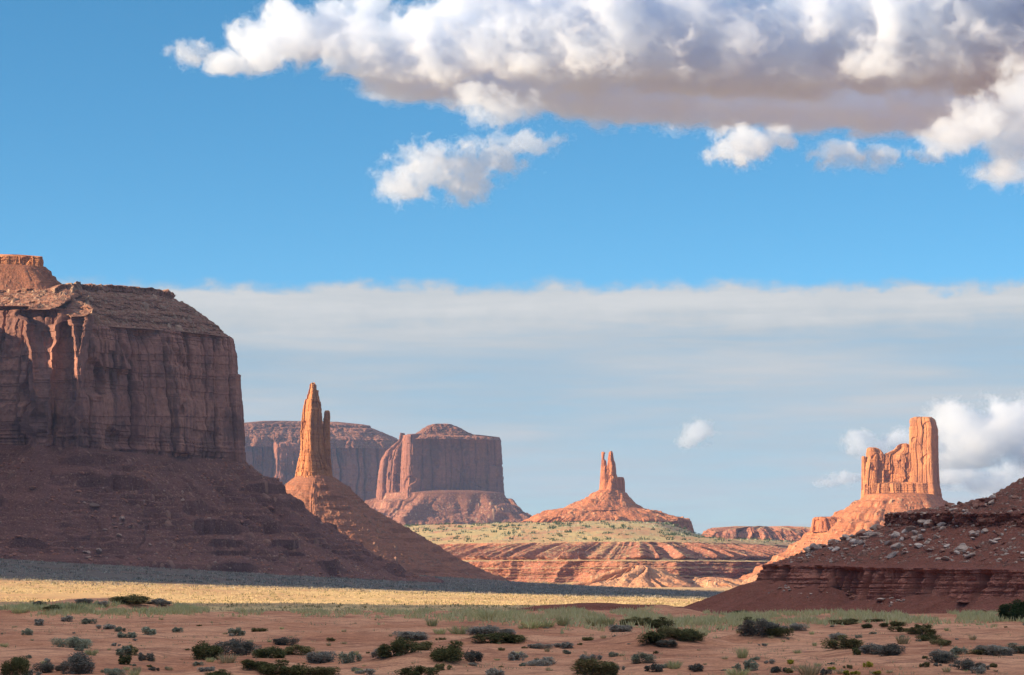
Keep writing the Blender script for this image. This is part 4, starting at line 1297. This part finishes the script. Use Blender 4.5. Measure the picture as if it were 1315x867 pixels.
def talus_boulders():
    pick = Picker(SURF['mesa_talus'])
    rng = random.Random(9)
    L = [(121, 650, 17, 'broad pale boulder on the mesa scree, above the cluster of pale boulders', 1), (347, 654, 16, 'large square grey block near the right end of the mesa scree', 0), (312, 627, 8, 'dark upright block on the scree just under the mesa cliff', 0),
         (242, 738, 9, 'lone pale boulder low on the scree near its right foot', 1), (42, 627, 11, 'flat pale boulder high on the scree at the left edge', 0), (100, 632, 11, 'flat reddish boulder high on the scree above the broad pale boulder', 0),
         (128, 709, 15, 'long pale boulder low on the scree, topmost of its group', 1), (193, 700, 7, 'small pale boulder below the dark rock band', 1), (24, 690, 12, 'dull boulder low on the scree at the left edge', 0), (235, 642, 7, 'pale slab on the scree under the middle of the cliff', 1)]
    for i, (px, py, w, lab, pale) in enumerate(L):
        p = pick(px, py)
        boulder(p, w * p[1] / F, M_DULL if pale else M_REDR, lab, None, i, 0.8, rng)
    for cx, cy, sx, sy, n, a, b, lab in ((158, 671, 16, 9, 14, 4, 10, 'pale boulder in the cluster halfway down the mesa scree'), (122, 712, 18, 7, 10, 4, 9, 'boulder in the low group on the mesa scree')):
        for k in range(n):
            p = pick(rng.gauss(cx, sx * 0.6), rng.gauss(cy, sy * 0.6))
            boulder(p, (a + (b - a) * rng.random() ** 1.6) * p[1] / F, M_DULL if rng.random() < 0.45 else M_REDR, lab, 'boulders on the mesa scree', k, 0.8, rng)


talus_boulders()


# ------------------------------------------------------------------ desert plants
def leaf_material(name, a, b, trans=0.25):
    m, N = new_mat(name)
    geo = N.n('ShaderNodeNewGeometry')
    rnd = geo.outputs['Random Per Island']
    obj = N.n('ShaderNodeObjectInfo').outputs['Random']
    c = N.mix(rnd, a, b)
    c = N.mix(1.0, c, N.ramp(obj, [(0.0, 0.8), (1.0, 1.2)]), 'MULTIPLY')
    d = N.n('ShaderNodeBsdfDiffuse', {'Color': c})
    tr = N.n('ShaderNodeBsdfTranslucent', {'Color': c})
    mx = N.n('ShaderNodeMixShader', {0: trans, 1: d.outputs[0], 2: tr.outputs[0]})
    N.n('ShaderNodeOutputMaterial', {'Surface': mx.outputs[0]})
    return m


LEAF = {
    'dark': leaf_material('leaf_dark_green', (0.085, 0.09, 0.036), (0.19, 0.18, 0.08)),
    'olive': leaf_material('leaf_olive', (0.17, 0.15, 0.065), (0.30, 0.26, 0.12)),
    'sage': leaf_material('leaf_sage_grey_green', (0.27, 0.28, 0.19), (0.40, 0.405, 0.30)),
    'grey': leaf_material('leaf_grey', (0.30, 0.27, 0.22), (0.46, 0.42, 0.35)),
    'charcoal': leaf_material('leaf_charcoal', (0.13, 0.12, 0.095), (0.25, 0.23, 0.19)),
    'pale': leaf_material('leaf_pale_green', (0.46, 0.45, 0.20), (0.60, 0.56, 0.32)),
    'dry': leaf_material('leaf_dry_straw', (0.44, 0.35, 0.20), (0.60, 0.48, 0.29)),
    'yellow': leaf_material('leaf_yellow_bloom', (0.36, 0.32, 0.05), (0.50, 0.42, 0.07)),
    'juniper': leaf_material('leaf_juniper', (0.028, 0.05, 0.02), (0.065, 0.095, 0.04)),
}
M_STEM, _N = new_mat('stem_bark')
finish(_N, (0.13, 0.10, 0.08), 0.95)


def tri_cloud(C, size, r, up=0.35, long=1.8):
    """one leaf-like triangle pair per centre, randomly turned"""
    n = len(C)
    a = r.normal(size=(n, 3))
    a[:, 2] += up
    a /= np.linalg.norm(a, axis=1)[:, None]
    b = np.cross(a, r.normal(size=(n, 3)))
    b /= np.linalg.norm(b, axis=1)[:, None]
    s = size * (0.6 + 0.8 * r.rand(n))[:, None]
    V = np.stack([C - a * s * long * 0.5, C + b * s * 0.5, C + a * s * long * 0.5, C - b * s * 0.5], 1).reshape(-1, 3)
    return V, np.arange(4 * n).reshape(-1, 4)


def shrub_meshes(seed, n_leaf, leaf, lumps, upright=0.0):
    """unit shrub (radius about 0.5, height about 1): leaf cloud and stems"""
    r = np.random.RandomState(seed)
    Cn, Rd = [], []
    for i in range(lumps):
        a, d = r.rand() * 6.28, 0.42 * math.sqrt(r.rand())
        h = (0.75 - 0.8 * d) * (0.55 + 0.55 * r.rand())
        Cn.append((d * math.cos(a), d * math.sin(a), h))
        Rd.append(0.12 + 0.10 * r.rand())
    Cn, Rd = np.array(Cn), np.array(Rd)
    k = r.randint(0, lumps, n_leaf)
    v = r.normal(size=(n_leaf, 3))
    v /= np.linalg.norm(v, axis=1)[:, None]
    v *= (r.rand(n_leaf) ** 0.45)[:, None]
    P = Cn[k] + v * Rd[k][:, None] * np.array([1.0, 1.0, 1.5])
    # a skirt of foliage below each lump so the plant sits on the ground
    sk = r.rand(n_leaf) < 0.35
    P[sk, 2] *= r.rand(sk.sum())
    P[:, 2] = np.maximum(P[:, 2], 0.01)
    V, Q = tri_cloud(P, leaf, r, 0.3 + upright, 1.8 + upright)
    # bare twigs poking out of the leaves
    nt = n_leaf // 7
    kt = r.randint(0, lumps, nt)
    dt = r.normal(size=(nt, 3)) + np.array([0, 0, 0.7])
    dt /= np.linalg.norm(dt, axis=1)[:, None]
    b0 = Cn[kt] + dt * Rd[kt][:, None] * 0.6
    b1 = Cn[kt] + dt * Rd[kt][:, None] * (1.15 + 0.55 * r.rand(nt))[:, None]
    sd = np.cross(dt, r.normal(size=(nt, 3)))
    sd *= 0.008 / np.linalg.norm(sd, axis=1)[:, None]
    TV = np.stack([b0 - sd, b0 + sd, b1 + sd * 0.4, b1 - sd * 0.4], 1).reshape(-1, 3)
    Q = np.concatenate([Q, np.arange(4 * nt).reshape(-1, 4) + len(V)], 0)
    V = np.concatenate([V, TV], 0)
    V[:, 2] = np.maximum(V[:, 2], -0.03)
    fol = raw_mesh('foliage', V, Q)
    SV, SQ = [], []
    for (x, y, h) in Cn:
        for q in range(3):
            e = np.array([x, y, h]) + r.normal(size=3) * 0.09
            w = np.array([-y, x, 0.0]) + 1e-3
            w = w / np.linalg.norm(w) * 0.012
            b0 = np.array([0.05 * r.normal(), 0.05 * r.normal(), -0.04])
            mid = (b0 + e) / 2 + np.array([0.25 * (x), 0.25 * (y), -0.06])
            i0 = len(SV)
            SV += [b0 - w, b0 + w, mid - w * 0.7, mid + w * 0.7, e - w * 0.2, e + w * 0.2]
            SQ += [(i0, i0 + 1, i0 + 3, i0 + 2), (i0 + 2, i0 + 3, i0 + 5, i0 + 4)]
    st = raw_mesh('stems', np.array(SV), np.array(SQ))
    st.materials.append(M_STEM)
    return fol, st


def tuft_mesh(seed, n, width):
    """upright grass-like blades"""
    r = np.random.RandomState(seed)
    a = r.rand(n) * 6.28
    d = 0.28 * np.sqrt(r.rand(n))
    base = np.stack([d * np.cos(a), d * np.sin(a), np.full(n, -0.02)], 1)
    lean = np.stack([np.cos(a), np.sin(a), np.zeros(n)], 1) * (0.08 + 0.35 * r.rand(n))[:, None] + r.normal(size=(n, 3)) * 0.05
    tip = base + lean
    tip[:, 2] = 0.45 + 0.55 * r.rand(n)
    mid = base * 0.45 + tip * 0.55
    mid[:, 2] += 0.08
    w = np.stack([-np.sin(a + r.normal(size=n)), np.cos(a + r.normal(size=n)), np.zeros(n)], 1) * width
    V = np.stack([base - w, base + w, mid + w * 0.8, mid - w * 0.8, tip], 1)
    Vf = V.reshape(-1, 3)
    i = np.arange(n)[:, None] * 5
    T = np.concatenate([i + np.array([[0, 1, 2]]), i + np.array([[0, 2, 3]]), i + np.array([[3, 2, 4]])], 0)
    return raw_mesh('blades', Vf, T)


BIG = [shrub_meshes(600 + i, 3400, 0.036, 9 + i % 3) for i in range(6)]
MED = [shrub_meshes(620 + i, 1000, 0.062, 6, 0.2) for i in range(5)]
TUFT = [tuft_mesh(640 + i, 150, 0.016) for i in range(4)]
for fm, sm in BIG + MED:
    fm.materials.append(LEAF['dark'])
for tm in TUFT:
    tm.materials.append(LEAF['pale'])


def ground_hit(px, py):
    Ys = np.geomspace(70, 420, 1500)
    xs = X_(px, Ys)
    g = ground_z(xs, Ys)
    zr = Z_(py, Ys)
    k = np.where(zr <= g)[0]
    i = k[0] if len(k) else len(Ys) - 1
    return xs[i], Ys[i], float(g[i])


VR = random.Random(3)
COUNT = [0]


def set_mat(o, m):
    o.material_slots[0].link = 'OBJECT'
    o.material_slots[0].material = m


def plant(px, py, w, h, kind, label, group=None, name=None, cat=None, parts=None):
    """px, py: the middle of the plant's foot in the photo; w, h its size in photo pixels"""
    x, Y, z = ground_hit(px, py)
    m = Y / F
    COUNT[0] += 1
    i = COUNT[0]
    rot = VR.uniform(0, 6.28)
    name = name or ('grass_tuft' if kind in ('pale', 'dry') and w < 40 else 'shrub')
    cat = cat or ('grass tuft' if name == 'grass_tuft' else 'shrub')
    big = w >= 24 if parts is None else parts
    W_, H_ = w * m * 1.38, h * m * 1.22
    props = dict(label=label, category=cat)
    if group:
        props['group'] = group
    if name == 'grass_tuft':
        o = link(name, TUFT[i % 4], None, None, **props)
        set_mat(o, LEAF[kind])
        o.scale = (W_ * 0.9, W_ * 0.9, H_)
    elif big:
        fm, sm = BIG[i % 6]
        o = thing(name, label, cat, (x, Y, z), group)
        f = link('foliage', fm, None, o)
        set_mat(f, LEAF[kind])
        link('stems', sm, None, o)
        o.scale = (W_ * 1.12, W_ * 0.8, H_ * 0.92)
    else:
        fm, sm = MED[i % 5]
        o = link(name, fm, None, None, **props)
        set_mat(o, LEAF[kind])
        o.scale = (W_, W_, H_)
    o.location = (x, Y, z - 0.02)
    o.rotation_euler = (0, 0, rot)
    return o


def plants():
    S = [
        # back row at the left
        (89, 769, 54, 15, 'olive', 'wide olive shrub crowning the low dune at the far left back'), (76, 770, 20, 10, 'grey', 'grey brush in front of the wide olive shrub on the far left dune'),
        (164, 776, 50, 13, 'olive', 'brown olive spreading shrub right of the olive dune shrub'), (367, 777, 15, 10, 'charcoal', 'single dark bush standing against the yellow grassland'),
        (28, 776, 20, 8, 'olive', 'small green shrub at the far left back edge of the sand'), (52, 779, 15, 7, 'charcoal', 'dark grey shrub just below the olive dune shrub'), (69, 784, 28, 7, 'dark', 'low dark shrub under the left end of the back row'),
        (110, 776, 24, 8, 'grey', 'grey brush under the right end of the wide olive shrub'), (130, 779, 20, 7, 'grey', 'grey brush between the two olive shrubs of the back row'), (205, 777, 30, 8, 'grey', 'grey brush right of the brown olive spreading shrub'), (225, 776, 20, 7, 'charcoal', 'dark tuft of brush at the right end of the back row'),
        (97, 786, 22, 11, 'pale', 'bright pale green tuft below the back row of shrubs'), (25, 788, 22, 9, 'pale', 'pale green tuft at the left edge of the grass strip'),
        # left foreground
        (95, 833, 34, 18, 'sage', 'grey green sagebrush on the left sand, pale and rounded'), (65, 864, 30, 15, 'charcoal', 'low charcoal shrub at the bottom left, left of a larger one'), (102, 865, 42, 27, 'charcoal', 'largest charcoal shrub at the bottom left'),
        (20, 869, 28, 30, 'dark', 'dark green shrub cut by the left edge at the bottom'), (42, 869, 18, 9, 'grey', 'small grey brush at the bottom left beside the dark green shrub'), (117, 842, 16, 8, 'pale', 'pale tuft under the rounded sagebrush'), (150, 869, 28, 13, 'sage', 'sage shrub at the bottom edge right of the charcoal shrubs'), (172, 869, 14, 9, 'pale', 'pale tuft at the bottom edge beside the sage shrub'),
        (160, 842, 20, 14, 'sage', 'leftmost of the clump of four shrubs on the left sand'), (172, 842, 18, 14, 'olive', 'olive shrub at the top of the clump of four'), (160, 854, 18, 14, 'dark', 'dark green shrub at the front of the clump of four'), (187, 850, 16, 15, 'charcoal', 'charcoal shrub at the right of the clump of four'), (198, 862, 12, 6, 'charcoal', 'tiny dark shrub below the clump of four'),
        # big left-centre group
        (268, 848, 38, 26, 'dark', 'dark green rounded shrub beside a grey one, left of centre'), (303, 842, 38, 21, 'charcoal', 'grey charcoal shrub growing against the right side of a dark green one'), (291, 852, 24, 12, 'dry', 'straw coloured tuft in front of the charcoal shrub'), (264, 862, 18, 8, 'grey', 'grey brush at the bottom below the dark green rounded shrub'), (285, 870, 34, 11, 'dark', 'dark shrub on the bottom edge left of the big dune'),
        (366, 829, 24, 12, 'charcoal', 'dark bush on the crest of the big shrub-covered dune'), (345, 846, 38, 17, 'dark', 'dark shrub on the upper left of the big shrub-covered dune'), (382, 842, 34, 14, 'olive', 'olive shrub on the upper middle of the big shrub-covered dune'), (408, 852, 36, 18, 'grey', 'silvery grey shrub on the right flank of the big dune'), (322, 860, 36, 14, 'dark', 'dark shrub on the lower left of the big shrub-covered dune'), (360, 866, 50, 20, 'dark', 'broad dark shrub at the front foot of the big dune'), (410, 868, 34, 14, 'olive', 'olive shrub at the right foot of the big dune'),
        # centre
        (508, 843, 38, 27, 'dark', 'bright edged dark green shrub on the left centre dune'), (490, 845, 24, 14, 'grey', 'grey brush on the left skirt of the left centre dune'), (532, 822, 40, 13, 'grey', 'dry grey brush capping the left centre dune'), (545, 836, 30, 13, 'olive', 'olive shrub on the right skirt of the left centre dune'),
        (585, 849, 46, 27, 'dark', 'dark green shrub standing right of the left centre dune'), (605, 850, 28, 17, 'charcoal', 'charcoal shrub joined to the right of a dark green one at centre'), (628, 816, 44, 13, 'grey', 'silver grey brush arching over a small dune at centre'), (640, 826, 46, 13, 'dark', 'dark shrub under the arching silver brush'), (660, 824, 24, 10, 'olive', 'olive shrub at the right tip of the arching brush dune'),
        (664, 849, 20, 13, 'grey', 'ball of grey brush alone on the sand at centre'), (703, 855, 36, 12, 'grey', 'low wide grey brush right of the ball of brush'), (693, 833, 24, 8, 'grey', 'thin grey brush above the low wide one'), (724, 833, 22, 8, 'grey', 'thin grey brush, right one of two'), (537, 870, 36, 15, 'dark', 'dark shrub at the bottom edge under the left centre dune'), (570, 861, 16, 9, 'olive', 'small olive shrub in front of the centre shrubs'),
        (758, 868, 48, 24, 'olive', 'large olive shrub at the bottom right of centre'), (759, 848, 20, 10, 'grey', 'grey tuft of brush behind the large olive shrub'), (636, 870, 22, 12, 'grey', 'grey brush at the bottom edge at centre'), (470, 867, 20, 9, 'grey', 'grey brush at the bottom left of centre'), (450, 852, 20, 16, 'sage', 'thin sage bush alone left of the left centre dune'),
        # right of centre dune
        (800, 812, 30, 11, 'grey', 'grey brush on the left skirt of the wide dune'), (822, 804, 34, 12, 'olive', 'olive shrub on the top of the wide dune'), (850, 806, 34, 14, 'dark', 'dark shrub on the top of the wide dune'), (835, 826, 36, 18, 'dark', 'dark shrub on the front of the wide dune'), (862, 818, 34, 15, 'olive', 'olive shrub on the right front of the wide dune'), (884, 823, 34, 15, 'dark', 'dark shrub on the right skirt of the wide dune'), (855, 830, 26, 10, 'charcoal', 'charcoal shrub at the foot of the wide dune'),
        (972, 818, 40, 24, 'charcoal', 'tall dark shrub on the dune right of centre'), (960, 800, 26, 8, 'dark', 'flat dark shrub on the crest behind the tall dark one'), (998, 817, 24, 14, 'dark', 'dark shrub at the right foot of the tall dark one'), (1018, 810, 26, 10, 'grey', 'grey brush trailing right of the tall dark shrub'), (825, 852, 26, 14, 'sage', 'sage shrub on the sand right of the large olive shrub'), (840, 863, 20, 11, 'charcoal', 'charcoal shrub in front of the sage shrub'), (866, 859, 18, 10, 'pale', 'pale tuft right of the charcoal shrub'),
        # right
        (1084, 834, 42, 19, 'olive', 'olive grey shrub at the left of a pair on the right sand'), (1078, 822, 26, 11, 'grey', 'grey brush behind the olive grey shrub on the right sand'), (1124, 840, 34, 15, 'grey', 'grey shrub at the right of a pair on the right sand'), (1146, 842, 30, 15, 'charcoal', 'charcoal shrub at the end of the pair on the right sand'), (1099, 842, 11, 11, 'dark', 'small dark shrub between the pair'),
        (1180, 816, 28, 11, 'olive', 'olive shrub at the top of the slanting row on the right'), (1194, 823, 28, 11, 'dark', 'dark shrub in the middle of the slanting row on the right'), (1207, 829, 24, 10, 'olive', 'olive shrub at the lower end of the slanting row on the right'), (1208, 845, 24, 12, 'grey', 'grey brush behind a charcoal shrub on the right'), (1212, 852, 26, 12, 'charcoal', 'charcoal shrub below the slanting row on the right'), (1231, 842, 17, 12, 'sage', 'sage bush right of the charcoal shrub on the right'), (1270, 842, 40, 15, 'grey', 'wide grey shrub near the right edge'), (1302, 840, 40, 15, 'sage', 'wide sage shrub cut by the right edge'), (1262, 841, 30, 10, 'olive', 'olive shrub joined to the wide grey one near the right edge'),
        (1247, 861, 28, 16, 'charcoal', 'charcoal shrub near the bottom right corner'), (1256, 865, 16, 10, 'grey', 'grey brush beside the charcoal shrub in the bottom right corner'), (1160, 828, 17, 12, 'dry', 'dry straw tuft between the pair and the slanting row'), (1089, 803, 40, 9, 'olive', 'flat olive shrub at the back of the right sand'), (1112, 807, 14, 6, 'dark', 'flat dark shrub, left of three at the back right'), (1124, 799, 26, 5, 'dark', 'flat dark shrub, farthest of three at the back right'), (1147, 805, 24, 8, 'dark', 'flat dark shrub, right of three at the back right'), (1155, 812, 22, 8, 'olive', 'low olive shrub under the three flat dark ones'), (1186, 808, 18, 8, 'dark', 'small dark shrub above the slanting row'),
        (953, 846, 15, 14, 'pale', 'pale green tuft alone in front of the tall dark shrub'), (989, 853, 12, 7, 'grey', 'little grey bush right of the lone pale tuft'), (958, 863, 20, 15, 'sage', 'sage bush near the bottom right of centre'), (947, 870, 28, 11, 'pale', 'pale yellow green tuft at the bottom edge under the sage bush'), (1002, 864, 17, 11, 'charcoal', 'charcoal bush right of the sage bush at the bottom'), (893, 863, 18, 11, 'charcoal', 'charcoal bush alone at the bottom right of centre'), (1040, 868, 28, 16, 'dry', 'tall dry straw tuft at the bottom right'), (1061, 868, 13, 9, 'charcoal', 'dark little bush right of the tall dry tuft'),
        (1015, 853, 11, 6, 'yellow', 'yellow blooming bush, highest of the yellow ones'), (1066, 861, 10, 6, 'yellow', 'yellow blooming bush above the dark little bush'), (1114, 857, 11, 8, 'yellow', 'yellow blooming bush, second highest of the yellow ones'), (1089, 867, 13, 7, 'yellow', 'yellow blooming bush at the bottom, left one of three'), (1102, 867, 10, 6, 'yellow', 'yellow blooming bush at the bottom, middle one of three'), (1126, 867, 12, 6, 'yellow', 'yellow blooming bush at the bottom, right one of three'),
        # mid sand tufts
        (162, 820, 19, 11, 'sage', 'sage bush on the left sand, lower one of two'), (154, 812, 12, 7, 'sage', 'sage bush on the left sand, upper one of two'), (190, 816, 18, 12, 'sage', 'round pale sage bush in the open left sand'), (228, 813, 11, 8, 'sage', 'small round sage bush right of the larger pale one'), (304, 817, 18, 11, 'sage', 'round sage bush in the open sand left of the big dune'), (335, 812, 18, 7, 'olive', 'flat olive bush above the big dune'), (34, 816, 13, 9, 'sage', 'small sage bush at the far left of the open sand'),
        (87, 799, 15, 9, 'grey', 'grey bush below the grass strip at the left'), (115, 802, 18, 8, 'sage', 'flat sage bush below the grass strip'), (50, 804, 15, 9, 'grey', 'grey bush near the left edge below the grass strip'), (134, 808, 20, 8, 'grey', 'brownish grey bush above the two sage bushes'), (589, 815, 24, 11, 'pale', 'pale green tuft behind the centre shrubs'), (565, 815, 15, 8, 'pale', 'pale green tuft left of the one behind the centre shrubs'), (555, 805, 15, 11, 'pale', 'pale tuft standing behind the left centre dune'),
        (681, 807, 30, 11, 'pale', 'broad pale green tuft behind the arching brush, left one'), (700, 806, 26, 10, 'pale', 'broad pale green tuft behind the arching brush, right one'), (723, 804, 18, 13, 'pale', 'upright pale green tuft right of the broad ones'), (765, 805, 24, 13, 'pale', 'large pale green tuft left of the wide dune'), (780, 804, 20, 11, 'pale', 'pale green tuft touching the wide dune'), (626, 797, 24, 13, 'pale', 'tall pale green tuft at the back behind the centre'), (752, 823, 14, 6, 'olive', 'small olive bush left of the wide dune'),
    ]
    for e in S:
        plant(*e)
    # two junipers
    for px, py, w, h, lab in ((950, 786, 24, 16, 'small round juniper at the foot of the dark red hill'), (1307, 798, 34, 29, 'juniper tree cut by the right edge under the ribbed cliff')):
        o = plant(px, py, w, h, 'juniper', lab, None, 'juniper_tree', 'tree', True)
    # small scattered brush that nothing tells apart
    rng = random.Random(21)
    lab = {'grey': 'tiny grey brush scattered over the open red sand', 'sage': 'tiny sage green bush scattered over the open red sand', 'olive': 'tiny olive bush scattered over the open red sand', 'pale': 'tiny pale grass tuft scattered over the open red sand', 'dry': 'tiny dry straw tuft scattered over the open red sand'}
    for _ in range(170):
        py = 796 + 70 * rng.random() ** 0.8
        px = rng.uniform(-15, 1325)
        k = rng.choice(['grey', 'sage', 'sage', 'olive', 'pale', 'pale', 'dry', 'dry'])
        s = (0.5 + 0.5 * (py - 790) / 75)
        w = rng.uniform(5, 13) * s
        plant(px, py, w, w * rng.uniform(0.4, 0.8), k, lab[k], 'small brush on the sand', None, None, False)


plants()


# ------------------------------------------------------------------ ground cover nobody could count
def scatter_blades(name, pts, h, w, blades, mats, seed):
    """pts (n,3) feet; every foot gets a few upright blades; one mesh"""
    r = np.random.RandomState(seed)
    n = len(pts) * blades
    base = np.repeat(pts, blades, 0) + np.concatenate([r.normal(size=(n, 2)) * np.repeat(w, blades)[:, None], np.zeros((n, 1))], 1)
    hh = np.repeat(h, blades) * (0.5 + 0.7 * r.rand(n))
    a = r.rand(n) * 3.14
    side = np.stack([np.cos(a), np.sin(a) * 0.4, np.zeros(n)], 1) * (np.repeat(w, blades) * 0.30)[:, None]
    lean = np.concatenate([r.normal(size=(n, 2)) * hh[:, None] * 0.35, hh[:, None]], 1)
    base[:, 2] -= 0.04
    V = np.stack([base - side, base + side, base + lean * 0.6 + side * 0.6, base + lean], 1).reshape(-1, 3)
    me = raw_mesh(name, V, np.arange(4 * n).reshape(-1, 4))
    return link(name, me, mats, None, kind='stuff')


def cover():
    r = np.random.RandomState(8)
    # the strip of pale green grass along the back of the sand
    n = 9000
    px = r.uniform(-20, 1335, n)
    cen = np.interp(px, [0, 300, 480, 700, 900, 1100, 1335], [786, 783, 783, 789, 796, 790, 794])
    spread = np.interp(px, [0, 300, 480, 700, 900, 1100, 1335], [3, 4, 5, 7, 8, 5, 4])
    py = cen + r.normal(size=n) * spread
    keep = (fbm(px / 55, py / 9, 0, 3, 400) > -0.15) & (py > 776)
    px, py = px[keep], py[keep]
    P = []
    Ys = np.geomspace(110, 420, 500)
    for a, b in zip(px, py):
        g = ground_z(X_(a, Ys), Ys)
        k = np.where(Z_(b, Ys) <= g)[0]
        if len(k):
            P.append((X_(a, Ys[k[0]]), Ys[k[0]], g[k[0]]))
    P = np.array(P)
    h = 0.18 + 0.30 * r.rand(len(P))
    scatter_blades('grass', P, h, np.full(len(P), 0.16), 7, LEAF['pale'], 1)
    # sparse dry grass over the near sand
    n = 6500
    Y = 80 * (230 / 80) ** r.rand(n)
    x = r.uniform(-0.185, 0.185, n) * Y
    keep = fbm(x / 7, Y / 10, 0, 3, 410) > 0.05
    x, Y = x[keep], Y[keep]
    P = np.stack([x, Y, ground_z(x, Y)], 1)
    scatter_blades('dry_grass', P, 0.06 + 0.13 * r.rand(len(P)), np.full(len(P), 0.06), 5, LEAF['dry'], 2)
    # yellow grass tussocks and sage on the plain
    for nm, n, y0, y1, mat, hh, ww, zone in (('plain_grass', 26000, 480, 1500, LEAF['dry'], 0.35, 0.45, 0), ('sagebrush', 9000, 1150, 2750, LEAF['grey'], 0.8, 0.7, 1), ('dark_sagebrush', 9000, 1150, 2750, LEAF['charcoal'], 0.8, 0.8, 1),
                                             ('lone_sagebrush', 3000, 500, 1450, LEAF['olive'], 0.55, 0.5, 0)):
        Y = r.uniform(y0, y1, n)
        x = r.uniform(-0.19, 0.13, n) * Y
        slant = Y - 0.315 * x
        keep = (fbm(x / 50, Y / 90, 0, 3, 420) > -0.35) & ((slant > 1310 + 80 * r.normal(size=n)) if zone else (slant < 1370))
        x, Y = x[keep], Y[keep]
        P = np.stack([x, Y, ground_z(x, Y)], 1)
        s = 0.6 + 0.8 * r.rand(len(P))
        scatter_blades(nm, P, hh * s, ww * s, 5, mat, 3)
    # scrub and small junipers on the far plateau
    G = SURF['plateau']
    rows = r.randint(2, 215, 9000)
    cols = r.randint(0, G.shape[1], 9000)
    P = G[rows, cols] + np.concatenate([r.normal(size=(9000, 2)) * 6, np.zeros((9000, 1))], 1)
    keep = (P[:, 1] < 5200) & (np.abs(P[:, 0]) < 1100)
    P = P[keep]
    s = 0.5 + r.rand(len(P)) ** 2
    k = r.rand(len(P)) < 0.45
    scatter_blades('juniper_scrub', P[k], 3.2 * s[k], 1.9 * s[k], 14, LEAF['juniper'], 4)
    scatter_blades('plateau_scrub', P[~k], 1.6 * s[~k], 2.2 * s[~k], 9, LEAF['sage'], 5)


cover()
